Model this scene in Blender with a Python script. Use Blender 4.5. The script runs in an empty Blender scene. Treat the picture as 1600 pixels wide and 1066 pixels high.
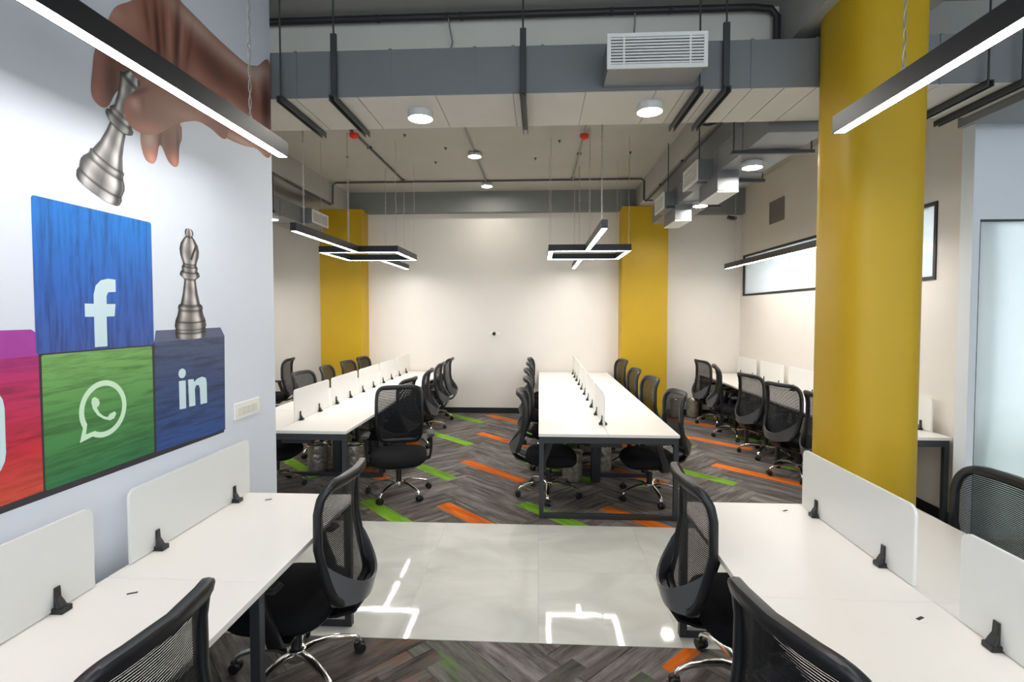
import bpy, bmesh, math, random
import numpy as np
from mathutils import Vector, Matrix
random.seed(7)
PI = math.pi
SC = bpy.context.scene
COL = SC.collection

# ------------------------------------------------------------------ camera, world, exposure
cam_d = bpy.data.cameras.new('camera')
cam = bpy.data.objects.new('camera', cam_d); COL.objects.link(cam)
cam.location = (0, 0, 1.79)
cam.rotation_euler = (math.radians(90 - 2.0), 0, math.radians(3.0))
cam_d.sensor_width = 36.0; cam_d.lens = 18.0; cam_d.shift_y = -0.0094; cam_d.clip_start = 0.05
SC.camera = cam
w = bpy.data.worlds.new('world'); SC.world = w; w.use_nodes = True
w.node_tree.nodes['Background'].inputs[0].default_value = (0.80, 0.90, 1.0, 1)
w.node_tree.nodes['Background'].inputs[1].default_value = 1.1
SC.view_settings.view_transform = 'Standard'; SC.view_settings.look = 'None'
SC.view_settings.gamma = 1.0; SC.view_settings.use_curve_mapping = False
SC.view_settings.exposure = 1.0
SC.cycles.max_bounces = 10; SC.cycles.diffuse_bounces = 6; SC.cycles.transparent_max_bounces = 16
SC.cycles.sample_clamp_indirect = 6.0; SC.cycles.caustics_reflective = False; SC.cycles.caustics_refractive = False
NEAR_E = 24.0     # emission of the near lamps
ROOM_E = 90.0     # emission of the unseen lamps added behind the frosted glass
LAMP_E = 30.0      # emission of the linear lamps
DISC_E = 78.0      # emission of the round downlights

# ------------------------------------------------------------------ materials
def lin(c):
    r = []
    for v in c[:3]:
        v = v / 255.0
        r.append(v / 12.92 if v <= 0.04045 else ((v + 0.055) / 1.055) ** 2.4)
    return (r[0], r[1], r[2], 1.0)
def new_mat(name):
    m = bpy.data.materials.new(name); m.use_nodes = True
    nt = m.node_tree; b = nt.nodes['Principled BSDF']
    return m, nt, b
def N(nt, t, **kw):
    n = nt.nodes.new(t)
    for k, v in kw.items(): setattr(n, k, v)
    return n
def mat(name, col, rough=0.5, metal=0.0, var=0.0, vscale=6.0, bump=0.0, bscale=60.0, spec=0.5, coat=0.0):
    m, nt, b = new_mat(name)
    c = lin(col)
    b.inputs['Base Color'].default_value = c
    b.inputs['Roughness'].default_value = rough
    b.inputs['Metallic'].default_value = metal
    b.inputs['Specular IOR Level'].default_value = spec
    b.inputs['Coat Weight'].default_value = coat
    tc = N(nt, 'ShaderNodeTexCoord')
    if var > 0:
        n = N(nt, 'ShaderNodeTexNoise'); n.inputs['Scale'].default_value = vscale; n.inputs['Detail'].default_value = 5
        nt.links.new(tc.outputs['Object'], n.inputs['Vector'])
        r = N(nt, 'ShaderNodeValToRGB')
        r.color_ramp.elements[0].position = 0.3; r.color_ramp.elements[1].position = 0.7
        r.color_ramp.elements[0].color = tuple(x * (1 - var) for x in c[:3]) + (1,)
        r.color_ramp.elements[1].color = tuple(min(1, x * (1 + var)) for x in c[:3]) + (1,)
        nt.links.new(n.outputs['Fac'], r.inputs['Fac']); nt.links.new(r.outputs['Color'], b.inputs['Base Color'])
    if bump > 0:
        n2 = N(nt, 'ShaderNodeTexNoise'); n2.inputs['Scale'].default_value = bscale; n2.inputs['Detail'].default_value = 4
        nt.links.new(tc.outputs['Object'], n2.inputs['Vector'])
        bp = N(nt, 'ShaderNodeBump'); bp.inputs['Strength'].default_value = bump; bp.inputs['Distance'].default_value = 0.01
        nt.links.new(n2.outputs['Fac'], bp.inputs['Height']); nt.links.new(bp.outputs['Normal'], b.inputs['Normal'])
    return m
def emit(name, col, e):
    m, nt, b = new_mat(name)
    b.inputs['Base Color'].default_value = (0.8, 0.8, 0.8, 1)
    b.inputs['Emission Color'].default_value = lin(col); b.inputs['Emission Strength'].default_value = e
    return m
def carpet(name, dark, light, streak, amount):
    m, nt, b = new_mat(name)
    tc = N(nt, 'ShaderNodeTexCoord'); oi = N(nt, 'ShaderNodeObjectInfo')
    off = N(nt, 'ShaderNodeVectorMath', operation='SCALE'); off.inputs['Scale'].default_value = 37.0
    cmb = N(nt, 'ShaderNodeCombineXYZ')
    for i in range(3): nt.links.new(oi.outputs['Random'], cmb.inputs[i])
    nt.links.new(cmb.outputs[0], off.inputs[0])
    add = N(nt, 'ShaderNodeVectorMath', operation='ADD')
    nt.links.new(tc.outputs['Object'], add.inputs[0]); nt.links.new(off.outputs[0], add.inputs[1])
    mp = N(nt, 'ShaderNodeMapping'); mp.inputs['Scale'].default_value = (2.2, 17, 1)
    nt.links.new(add.outputs[0], mp.inputs['Vector'])
    n1 = N(nt, 'ShaderNodeTexNoise'); n1.inputs['Scale'].default_value = 1.0; n1.inputs['Detail'].default_value = 6; n1.inputs['Roughness'].default_value = 0.7
    nt.links.new(mp.outputs[0], n1.inputs['Vector'])
    r1 = N(nt, 'ShaderNodeValToRGB'); r1.color_ramp.elements[0].position = 0.36; r1.color_ramp.elements[1].position = 0.66
    r1.color_ramp.elements[0].color = lin(dark); r1.color_ramp.elements[1].color = lin(light)
    nt.links.new(n1.outputs['Fac'], r1.inputs['Fac'])
    mp2 = N(nt, 'ShaderNodeMapping'); mp2.inputs['Scale'].default_value = (1.3, 9, 1); mp2.inputs['Location'].default_value = (5, 3, 0)
    nt.links.new(add.outputs[0], mp2.inputs['Vector'])
    n2 = N(nt, 'ShaderNodeTexNoise'); n2.inputs['Scale'].default_value = 1.6; n2.inputs['Detail'].default_value = 3
    nt.links.new(mp2.outputs[0], n2.inputs['Vector'])
    r2 = N(nt, 'ShaderNodeValToRGB'); r2.color_ramp.elements[0].position = 0.52; r2.color_ramp.elements[1].position = 0.62
    r2.color_ramp.elements[0].color = (0, 0, 0, 1); r2.color_ramp.elements[1].color = (amount,) * 3 + (1,)
    nt.links.new(n2.outputs['Fac'], r2.inputs['Fac'])
    mx = N(nt, 'ShaderNodeMix', data_type='RGBA')
    nt.links.new(r2.outputs['Color'], mx.inputs[0]); nt.links.new(r1.outputs['Color'], mx.inputs[6]); mx.inputs[7].default_value = lin(streak)
    rr = N(nt, 'ShaderNodeMapRange'); rr.inputs['To Min'].default_value = 0.78; rr.inputs['To Max'].default_value = 1.2
    nt.links.new(oi.outputs['Random'], rr.inputs['Value'])
    ml = N(nt, 'ShaderNodeVectorMath', operation='SCALE')
    nt.links.new(mx.outputs[2], ml.inputs[0]); nt.links.new(rr.outputs[0], ml.inputs['Scale'])
    nt.links.new(ml.outputs[0], b.inputs['Base Color'])
    b.inputs['Roughness'].default_value = 0.95; b.inputs['Specular IOR Level'].default_value = 0.15
    n3 = N(nt, 'ShaderNodeTexNoise'); n3.inputs['Scale'].default_value = 220; nt.links.new(tc.outputs['Object'], n3.inputs['Vector'])
    bp = N(nt, 'ShaderNodeBump'); bp.inputs['Strength'].default_value = 0.6; bp.inputs['Distance'].default_value = 0.006
    nt.links.new(n3.outputs['Fac'], bp.inputs['Height']); nt.links.new(bp.outputs[0], b.inputs['Normal'])
    return m
def marble():
    m, nt, b = new_mat('marble_tile')
    tc = N(nt, 'ShaderNodeTexCoord'); oi = N(nt, 'ShaderNodeObjectInfo')
    cmb = N(nt, 'ShaderNodeCombineXYZ')
    for i in range(3): nt.links.new(oi.outputs['Random'], cmb.inputs[i])
    off = N(nt, 'ShaderNodeVectorMath', operation='SCALE'); off.inputs['Scale'].default_value = 23.0
    nt.links.new(cmb.outputs[0], off.inputs[0])
    add = N(nt, 'ShaderNodeVectorMath', operation='ADD'); nt.links.new(tc.outputs['Object'], add.inputs[0]); nt.links.new(off.outputs[0], add.inputs[1])
    mp = N(nt, 'ShaderNodeMapping'); mp.inputs['Scale'].default_value = (1.0, 1.7, 1); mp.inputs['Rotation'].default_value = (0, 0, 0.35)
    nt.links.new(add.outputs[0], mp.inputs[0])
    n = N(nt, 'ShaderNodeTexNoise'); n.inputs['Scale'].default_value = 1.6; n.inputs['Detail'].default_value = 8; n.inputs['Distortion'].default_value = 0.8
    nt.links.new(mp.outputs[0], n.inputs['Vector'])
    r = N(nt, 'ShaderNodeValToRGB')
    e = r.color_ramp.elements
    e[0].position = 0.3; e[0].color = lin((196, 197, 189)); e[1].position = 0.52; e[1].color = lin((212, 212, 205))
    k = e.new(0.62); k.color = lin((218, 218, 211)); k = e.new(0.7); k.color = lin((204, 205, 198))
    nt.links.new(n.outputs['Fac'], r.inputs['Fac']); nt.links.new(r.outputs[0], b.inputs['Base Color'])
    b.inputs['Roughness'].default_value = 0.04; b.inputs['Specular IOR Level'].default_value = 0.6
    n4 = N(nt, 'ShaderNodeTexNoise'); n4.inputs['Scale'].default_value = 5.0; n4.inputs['Detail'].default_value = 1
    nt.links.new(add.outputs[0], n4.inputs['Vector'])
    bp = N(nt, 'ShaderNodeBump'); bp.inputs['Strength'].default_value = 0.05; bp.inputs['Distance'].default_value = 0.01
    nt.links.new(n4.outputs['Fac'], bp.inputs['Height']); nt.links.new(bp.outputs[0], b.inputs['Normal'])
    return m
def wood(name, ramp, vertical=False, dark=0.45):
    # dyed wood grain of the printed blocks: ramp runs up the block (object z, 0..1 over its height)
    m, nt, b = new_mat(name)
    tc = N(nt, 'ShaderNodeTexCoord'); sp = N(nt, 'ShaderNodeSeparateXYZ'); nt.links.new(tc.outputs['Generated'], sp.inputs[0])
    r = N(nt, 'ShaderNodeValToRGB'); e = r.color_ramp.elements
    e[0].position = ramp[0][0]; e[0].color = lin(ramp[0][1]); e[1].position = ramp[-1][0]; e[1].color = lin(ramp[-1][1])
    for p, c in ramp[1:-1]:
        k = e.new(p); k.color = lin(c)
    nt.links.new(sp.outputs['Z'], r.inputs['Fac'])
    mp = N(nt, 'ShaderNodeMapping'); mp.inputs['Scale'].default_value = (1, 42, 3.5) if vertical else (1, 3.0, 34)
    mp.inputs['Rotation'].default_value = (0, 0, 0) if vertical else (0.10, 0, 0)
    nt.links.new(tc.outputs['Object'], mp.inputs[0])
    n = N(nt, 'ShaderNodeTexNoise'); n.inputs['Scale'].default_value = 1.3; n.inputs['Detail'].default_value = 6; n.inputs['Roughness'].default_value = 0.65
    n.inputs['Distortion'].default_value = 0.4
    nt.links.new(mp.outputs[0], n.inputs['Vector'])
    g = N(nt, 'ShaderNodeValToRGB'); g.color_ramp.elements[0].position = 0.33; g.color_ramp.elements[1].position = 0.56
    g.color_ramp.elements[0].color = (dark,) * 3 + (1,); g.color_ramp.elements[1].color = (1, 1, 1, 1)
    nt.links.new(n.outputs['Fac'], g.inputs['Fac'])
    mx = N(nt, 'ShaderNodeMix', data_type='RGBA', blend_type='MULTIPLY'); mx.inputs[0].default_value = 1.0
    nt.links.new(r.outputs[0], mx.inputs[6]); nt.links.new(g.outputs[0], mx.inputs[7])
    nt.links.new(mx.outputs[2], b.inputs['Base Color']); b.inputs['Roughness'].default_value = 0.45
    return m
def vcol():
    m, nt, b = new_mat('printed_picture')
    a = N(nt, 'ShaderNodeVertexColor'); a.layer_name = 'Col'
    nt.links.new(a.outputs['Color'], b.inputs['Base Color']); b.inputs['Roughness'].default_value = 0.45
    return m
def frosted(name, clear=0.18, tint=(244, 244, 242), trans=0.5):
    m, nt, b = new_mat(name)
    out = nt.nodes['Material Output']
    b.inputs['Base Color'].default_value = lin(tint); b.inputs['Roughness'].default_value = 0.25
    tl = N(nt, 'ShaderNodeBsdfTranslucent'); tl.inputs[0].default_value = lin(tint)
    m1 = N(nt, 'ShaderNodeMixShader'); m1.inputs[0].default_value = trans
    nt.links.new(b.outputs[0], m1.inputs[1]); nt.links.new(tl.outputs[0], m1.inputs[2])
    tr = N(nt, 'ShaderNodeBsdfTransparent'); tr.inputs[0].default_value = (0.95, 0.97, 0.96, 1)
    m2 = N(nt, 'ShaderNodeMixShader'); m2.inputs[0].default_value = clear
    nt.links.new(m1.outputs[0], m2.inputs[1]); nt.links.new(tr.outputs[0], m2.inputs[2])
    nt.links.new(m2.outputs[0], out.inputs[0])
    return m
def clear_glass(name, tint=(0.9, 0.95, 0.93), film=None):
    # architectural glass; film = (z0, z1): a frosted film fading in between these heights
    m, nt, b = new_mat(name); out = nt.nodes['Material Output']
    tr = N(nt, 'ShaderNodeBsdfTransparent'); tr.inputs[0].default_value = tint + (1,)
    gl = N(nt, 'ShaderNodeBsdfGlossy'); gl.inputs['Roughness'].default_value = 0.02
    fr = N(nt, 'ShaderNodeFresnel'); fr.inputs[0].default_value = 1.5
    m1 = N(nt, 'ShaderNodeMixShader'); nt.links.new(fr.outputs[0], m1.inputs[0]); nt.links.new(tr.outputs[0], m1.inputs[1]); nt.links.new(gl.outputs[0], m1.inputs[2])
    last = m1
    if film:
        b.inputs['Base Color'].default_value = lin((240, 246, 248)); b.inputs['Roughness'].default_value = 0.15
        tl = N(nt, 'ShaderNodeBsdfTranslucent'); tl.inputs[0].default_value = lin((243, 249, 252))
        m3 = N(nt, 'ShaderNodeMixShader'); m3.inputs[0].default_value = 0.5
        nt.links.new(b.outputs[0], m3.inputs[1]); nt.links.new(tl.outputs[0], m3.inputs[2])
        tc = N(nt, 'ShaderNodeTexCoord'); sp = N(nt, 'ShaderNodeSeparateXYZ'); nt.links.new(tc.outputs['Object'], sp.inputs[0])
        mr = N(nt, 'ShaderNodeMapRange', interpolation_type='SMOOTHSTEP'); mr.inputs['From Min'].default_value = film[0]; mr.inputs['From Max'].default_value = film[1]
        mr.inputs['To Min'].default_value = film[2]; mr.inputs['To Max'].default_value = 0.93
        nt.links.new(sp.outputs['Z'], mr.inputs['Value'])
        m2 = N(nt, 'ShaderNodeMixShader'); nt.links.new(mr.outputs[0], m2.inputs[0]); nt.links.new(m1.outputs[0], m2.inputs[1]); nt.links.new(m3.outputs[0], m2.inputs[2])
        last = m2
    nt.links.new(last.outputs[0], out.inputs[0])
    return m

M = dict(
    wall=mat('warm_white_paint', (226, 220, 212), 0.6, var=0.02, vscale=1.5),
    mural_wall=mat('mural_white_paper', (220, 226, 237), 0.45, var=0.015, vscale=1.2),
    white_wall=mat('cool_white_paint', (228, 233, 238), 0.5),
    ceil=mat('grey_ceiling_paint', (168, 166, 158), 0.75, var=0.05, vscale=1.3, bump=0.15, bscale=9),
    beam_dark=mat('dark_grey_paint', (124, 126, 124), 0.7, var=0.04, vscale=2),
    beam=mat('grey_beam_paint', (165, 164, 157), 0.75, var=0.05, vscale=1.4, bump=0.12, bscale=8),
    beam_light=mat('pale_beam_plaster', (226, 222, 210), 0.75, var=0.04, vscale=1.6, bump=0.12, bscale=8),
    yellow=mat('mustard_paint', (188, 152, 0), 0.5, var=0.03, vscale=2.5),
    black_skirt=mat('black_skirting', (26, 26, 27), 0.5),
    duct=mat('grey_duct_paint', (124, 126, 128), 0.42, metal=0.15, var=0.05, vscale=2.2),
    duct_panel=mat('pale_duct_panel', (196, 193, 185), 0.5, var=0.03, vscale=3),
    vent=mat('grey_vent_slats', (128, 124, 118), 0.5),
    duct_dark=mat('dark_steel_channel', (72, 74, 76), 0.45, metal=0.4),
    grille=mat('white_grille', (235, 235, 230), 0.4),
    hollow=mat('dark_grille_hollow', (28, 28, 28), 0.8),
    lampbody=mat('black_lamp_aluminium', (40, 41, 45), 0.42, metal=0.3),
    wire=mat('steel_wire', (190, 185, 178), 0.35, metal=0.7),
    lamphouse=mat('white_lamp_housing', (205, 205, 203), 0.4),
    lamp=emit('linear_diffuser', (253, 250, 248), LAMP_E),
    lamp_near=emit('linear_diffuser_near', (253, 250, 248), NEAR_E),
    room_fill=emit('room_fill_diffuser', (246, 250, 255), ROOM_E),
    disc=emit('round_diffuser', (255, 250, 240), DISC_E),
    pipe=mat('dark_conduit', (70, 71, 70), 0.5),
    pipe_grey=mat('grey_conduit', (140, 139, 133), 0.5),
    red=mat('red_cap', (225, 45, 20), 0.4),
    desk=mat('white_laminate', (236, 232, 226), 0.32, var=0.012, vscale=2),
    deskedge=mat('white_edge_band', (228, 220, 206), 0.4),
    slot=mat('dark_slot', (40, 40, 40), 0.7),
    steel=mat('charcoal_powder_coat', (48, 50, 54), 0.45),
    clip=mat('black_clip_plastic', (26, 26, 28), 0.4),
    screen=frosted('frosted_desk_screen', 0.13, (250, 250, 248), 0.34),
    seat=mat('black_seat_fabric', (24, 24, 27), 0.9, bump=0.3, bscale=500, spec=0.2),
    mesh=mat('black_back_mesh', (20, 21, 24), 0.7, spec=0.3),
    plastic=mat('black_chair_plastic', (27, 27, 29), 0.36),
    plastic2=mat('grey_chair_plastic', (96, 96, 98), 0.3),
    pad=mat('grey_arm_pad', (60, 60, 62), 0.55),
    chrome=mat('chrome', (236, 233, 228), 0.2, metal=1.0),
    caster=mat('black_caster', (20, 20, 21), 0.5),
    bin=mat('wrapped_steel', (168, 160, 148), 0.22, metal=0.55, var=0.3, vscale=22, bump=1.0, bscale=22),
    plate=mat('white_switch_plate', (240, 239, 234), 0.35),
    socket=mat('cream_socket_module', (222, 219, 208), 0.4),
    carpet=carpet('grey_carpet', (76, 72, 70), (140, 134, 129), (92, 80, 72), 0.55),
    orange=carpet('orange_carpet', (200, 92, 22), (226, 120, 38), (120, 84, 60), 0.55),
    green=carpet('green_carpet', (104, 156, 34), (138, 182, 56), (86, 104, 62), 0.6),
    rust=carpet('rust_carpet', (70, 65, 62), (122, 115, 109), (124, 88, 70), 0.55),
    olive=carpet('olive_carpet', (68, 67, 62), (114, 112, 104), (96, 118, 70), 0.7),
    tile=marble(),
    slab=mat('concrete_slab', (110, 108, 104), 0.9),
    print=vcol(),
    white_ink=mat('pale_logo_ink', (206, 230, 236), 0.45),
    green_ink=mat('pale_green_logo_ink', (208, 240, 208), 0.45),
    shade_ink=mat('dark_edge_ink', (52, 50, 56), 0.5),
    fb=wood('blue_wood', [(0.0, (62, 92, 172)), (0.45, (36, 100, 190)), (1.0, (20, 122, 210))], True, 0.5),
    wa=wood('green_wood', [(0.0, (50, 122, 74)), (0.5, (84, 148, 80)), (1.0, (126, 182, 100))], False, 0.5),
    li=wood('navy_wood', [(0.0, (48, 84, 150)), (0.6, (54, 74, 118)), (1.0, (74, 88, 118))], False, 0.4),
    litop=mat('navy_wood_top', (92, 100, 128), 0.45, var=0.12, vscale=8),
    ig=wood('magenta_wood', [(0.0, (216, 84, 62)), (0.35, (206, 46, 66)), (0.8, (196, 46, 104)), (1.0, (176, 44, 124))], False, 0.55),
    igtop=mat('purple_wood_top', (170, 62, 160), 0.45, var=0.1, vscale=8),
    glass=clear_glass('window_glass', (0.93, 0.94, 0.93), film=(-5, -4, 0.0)),
    door_glass=clear_glass('frosted_glass', (0.80, 0.88, 0.85), film=(0.62, 1.12, 0.45)),
    pipe_black=mat('black_pipe', (44, 44, 45), 0.5),
)
M['glass'] = clear_glass('window_glass', (0.93, 0.94, 0.93), film=(-9.0, -8.0, 0.5))
# window film: a weak even milkiness
for n in M['glass'].node_tree.nodes:
    if n.bl_idname == 'ShaderNodeMapRange': n.inputs['To Max'].default_value = 0.55

# ------------------------------------------------------------------ mesh builder
class MB:
    def __init__(s): s.v = []; s.f = []; s.m = []
    def add(s, vs, fs, m=0):
        o = len(s.v); s.v += [tuple(v) for v in vs]
        for f in fs: s.f.append(tuple(i + o for i in f)); s.m.append(m)
        return s
    def box(s, c, d, m=0, rot=None):
        x, y, z = d[0] / 2, d[1] / 2, d[2] / 2
        vs = [Vector((i, j, k)) for i in (-x, x) for j in (-y, y) for k in (-z, z)]
        if rot: vs = [rot @ v for v in vs]
        vs = [(v.x + c[0], v.y + c[1], v.z + c[2]) for v in vs]
        return s.add(vs, [(0, 1, 3, 2), (4, 6, 7, 5), (0, 4, 5, 1), (2, 3, 7, 6), (0, 2, 6, 4), (1, 5, 7, 3)], m)
    def bb(s, x0, x1, y0, y1, z0, z1, m=0):
        return s.box(((x0 + x1) / 2, (y0 + y1) / 2, (z0 + z1) / 2), (x1 - x0, y1 - y0, z1 - z0), m)
    def cyl(s, p0, p1, r0, r1=None, n=16, m=0, cap=True):
        r1 = r0 if r1 is None else r1
        p0, p1 = Vector(p0), Vector(p1); a = (p1 - p0).normalized()
        t = Vector((1, 0, 0)) if abs(a.x) < 0.9 else Vector((0, 1, 0))
        u = a.cross(t).normalized(); v = a.cross(u)
        vs = []
        for p, r in ((p0, r0), (p1, r1)):
            for i in range(n):
                an = 2 * PI * i / n; vs.append(p + u * (r * math.cos(an)) + v * (r * math.sin(an)))
        fs = [(i, (i + 1) % n, n + (i + 1) % n, n + i) for i in range(n)]
        if cap: fs += [tuple(reversed(range(n))), tuple(range(n, 2 * n))]
        return s.add(vs, fs, m)
    def lathe(s, prof, c=(0, 0, 0), n=20, m=0):
        vs = []; fs = []
        for r, z in prof:
            for i in range(n):
                a = 2 * PI * i / n; vs.append((c[0] + r * math.cos(a), c[1] + r * math.sin(a), c[2] + z))
        for k in range(len(prof) - 1):
            for i in range(n):
                j = (i + 1) % n; fs.append((k * n + i, k * n + j, (k + 1) * n + j, (k + 1) * n + i))
        fs.append(tuple(reversed(range(n)))); fs.append(tuple(range((len(prof) - 1) * n, len(prof) * n)))
        return s.add(vs, fs, m)
    def loft(s, rings, m=0, closed=False, cap=True):
        n = len(rings[0]); vs = [p for r in rings for p in r]; fs = []
        K = len(rings)
        for k in range(K if closed else K - 1):
            for i in range(n):
                j = (i + 1) % n; k2 = (k + 1) % K
                fs.append((k * n + i, k * n + j, k2 * n + j, k2 * n + i))
        if cap and not closed: fs += [tuple(reversed(range(n))), tuple(range((K - 1) * n, K * n))]
        return s.add(vs, fs, m)
    def tube(s, path, r, n=8, m=0, closed=False):
        P = [Vector(p) for p in path]; rings = []
        up = None
        for i, p in enumerate(P):
            a = P[(i - 1) % len(P)] if (i > 0 or closed) else p
            b = P[(i + 1) % len(P)] if (i < len(P) - 1 or closed) else p
            t = (b - a).normalized()
            if up is None:
                up = Vector((0, 0, 1)) if abs(t.z) < 0.9 else Vector((1, 0, 0))
            u = t.cross(up)
            if u.length < 1e-4: u = t.cross(Vector((0, 1, 0)))
            u.normalize(); v = u.cross(t); up = v
            rr = r[i] if isinstance(r, (list, tuple)) else r
            rings.append([p + u * (rr * math.cos(2 * PI * k / n)) + v * (rr * math.sin(2 * PI * k / n)) for k in range(n)])
        return s.loft(rings, m, closed)
    def bar(s, path, side, wd, th, m=0):
        # rectangular bar along path; `side` is the direction of its width
        P = [Vector(p) for p in path]; S = Vector(side).normalized(); rings = []
        for i, p in enumerate(P):
            t = (P[min(i + 1, len(P) - 1)] - P[max(i - 1, 0)]).normalized()
            S2 = (S - t * S.dot(t)).normalized(); nn = t.cross(S2)
            ww = wd[i] if isinstance(wd, (list, tuple)) else wd
            tt = th[i] if isinstance(th, (list, tuple)) else th
            a, b = ww / 2, tt / 2; ca, cb = a * 0.7, b * 0.6
            rings.append([p + S2 * x + nn * y for x, y in ((-a, -cb), (-ca, -b), (ca, -b), (a, -cb), (a, cb), (ca, b), (-ca, b), (-a, cb))])
        return s.loft(rings, m)
    def prism(s, poly, fn, d0, d1, m=0):
        n = len(poly); vs = [fn(a, b, d0) for a, b in poly] + [fn(a, b, d1) for a, b in poly]
        fs = [tuple(reversed(range(n))), tuple(range(n, 2 * n))] + [(i, (i + 1) % n, n + (i + 1) % n, n + i) for i in range(n)]
        return s.add(vs, fs, m)
    def build(s, name, mats, parent=None, smooth=None, bevel=0.0, seg=1):
        me = bpy.data.meshes.new(name); me.from_pydata(s.v, [], s.f)
        if not isinstance(mats, (list, tuple)): mats = [mats]
        for q in mats: me.materials.append(q)
        if max(s.m, default=0) > 0: me.polygons.foreach_set('material_index', s.m)
        bm = bmesh.new(); bm.from_mesh(me)
        bmesh.ops.recalc_face_normals(bm, faces=bm.faces)
        if bevel > 0:
            ed = [e for e in bm.edges if len(e.link_faces) == 2 and e.calc_face_angle(0) > 0.6]
            bmesh.ops.bevel(bm, geom=ed, offset=bevel, segments=seg, affect='EDGES', clamp_overlap=True)
        bm.to_mesh(me); bm.free()
        if smooth is not None:
            me.polygons.foreach_set('use_smooth', [True] * len(me.polygons))
            me.set_sharp_from_angle(angle=math.radians(smooth))
        me.update()
        return link(name, me, parent)
def link(name, me, parent=None):
    o = bpy.data.objects.new(name, me); COL.objects.link(o)
    if parent is not None: o.parent = parent
    return o
def thing(name, label, cat, loc=(0, 0, 0), rz=0.0, group=None):
    o = bpy.data.objects.new(name, None); COL.objects.link(o)
    o.location = loc; o.rotation_euler = (0, 0, rz); o.empty_display_size = 0.1
    return tag(o, label, cat, group)
def tag(o, label, cat, group=None):
    o['label'] = label; o['category'] = cat
    if group: o['group'] = group
    return o
def struct(o, label=None):
    o['kind'] = 'structure'
    if label: o['label'] = label
    return o
def copy_tree(o, parent=None):
    c = o.copy(); COL.objects.link(c)
    if parent is not None: c.parent = parent
    for ch in list(o.children): copy_tree(ch, c)
    return c
def BX(x0, x1, y0, y1, z0, z1, name, m, parent=None, bevel=0.0):
    return MB().bb(x0, x1, y0, y1, z0, z1).build(name, m, parent, bevel=bevel)

# ------------------------------------------------------------------ room shell
CZ = 3.92          # ceiling height
BY = 9.12          # back wall
RX = 3.50          # right wall
LX = -5.2          # far left wall
floor = struct(BX(-5.3, 8.2, -3.2, 9.3, -0.2, -0.008, 'floor', M['slab']), 'office floor of herringbone carpet planks with a glossy marble tile aisle')
ceiling = struct(BX(-5.3, 8.2, -3.2, 9.3, CZ, CZ + 0.15, 'ceiling', M['ceil']), 'exposed grey painted concrete ceiling with beams')
wall_back = struct(BX(-5.3, 8.2, BY, BY + 0.15, 0, CZ, 'wall_back', M['wall']), 'warm white back wall behind the benches')
wall_left = struct(BX(LX - 0.15, LX, -3.2, BY, 0, CZ, 'wall_left', M['wall']))
wall_part = struct(BX(-1.94, -1.78, -3.2, 3.36, 0, CZ, 'wall_partition', M['mural_wall']), 'white partition wall covered by a printed mural of blocks and chess pieces')
# right wall with a window opening (y 4.72..9.0, z 2.08..2.77)
wr = MB()
WY0, WY1, WZ0, WZ1 = 4.72, 9.0, 2.09, 2.78
wr.bb(RX, RX + 0.12, 4.30, BY, 0, WZ0); wr.bb(RX, RX + 0.12, 4.30, BY, WZ1, CZ)
wr.bb(RX, RX + 0.12, 4.30, WY0, WZ0, WZ1); wr.bb(RX, RX + 0.12, WY1, BY, WZ0, WZ1)
wall_right = struct(wr.build('wall_right', M['wall']), 'warm white right wall with a long high window')
# partition with the frosted glass facing the camera
wf = MB()
GX0, GX1, GZ1 = 3.415, 4.75, 2.52
wf.bb(3.36, GX0, 4.18, 4.30, 0, CZ); wf.bb(GX0, GX1, 4.18, 4.30, GZ1, CZ); wf.bb(GX1, 8.1, 4.18, 4.30, 0, CZ)
struct(wf.build('wall_front_right', M['white_wall']), 'white partition holding the frosted glass panel on the right')
struct(BX(8.0, 8.15, -3.2, BY, 0, CZ, 'wall_far_right', M['white_wall']))
# window in the right wall
win = struct(MB().bb(RX - 0.012, RX + 0.05, WY0, WY1, WZ1 - 0.03, WZ1).bb(RX - 0.012, RX + 0.05, WY0, WY1, WZ0, WZ0 + 0.03)
    .bb(RX - 0.012, RX + 0.05, WY0, WY0 + 0.03, WZ0 + 0.03, WZ1 - 0.03).bb(RX - 0.012, RX + 0.05, WY1 - 0.04, WY1, WZ0 + 0.03, WZ1 - 0.03).build('window_1', M['black_skirt']),
    'long black framed window high on the right wall')
for a, b_ in ((WY0 + 0.03, 6.02), (6.028, 7.4), (7.408, WY1 - 0.04)):
    BX(RX + 0.012, RX + 0.022, a, b_, WZ0 + 0.03, WZ1 - 0.03, 'pane', M['glass'], win)
win2 = struct(MB().bb(GX0, GX0 + 0.014, 4.19, 4.25, 0, GZ1).bb(GX0, GX1, 4.19, 4.25, GZ1 - 0.014, GZ1).bb(GX1 - 0.014, GX1, 4.19, 4.25, 0, GZ1).build('window_2', M['duct_dark']),
    'tall frosted glass panel with a clear lower band in the right partition')
BX(GX0 + 0.014, GX1 - 0.014, 4.215, 4.227, 0.01, GZ1 - 0.014, 'pane', M['door_glass'], win2)
# skirting
struct(BX(-5.2, RX, BY - 0.015, BY, 0, 0.10, 'baseboard_back', M['black_skirt']))
struct(BX(RX - 0.012, RX, 4.30, BY - 0.02, 0, 0.09, 'baseboard_right', M['black_skirt']))
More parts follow.
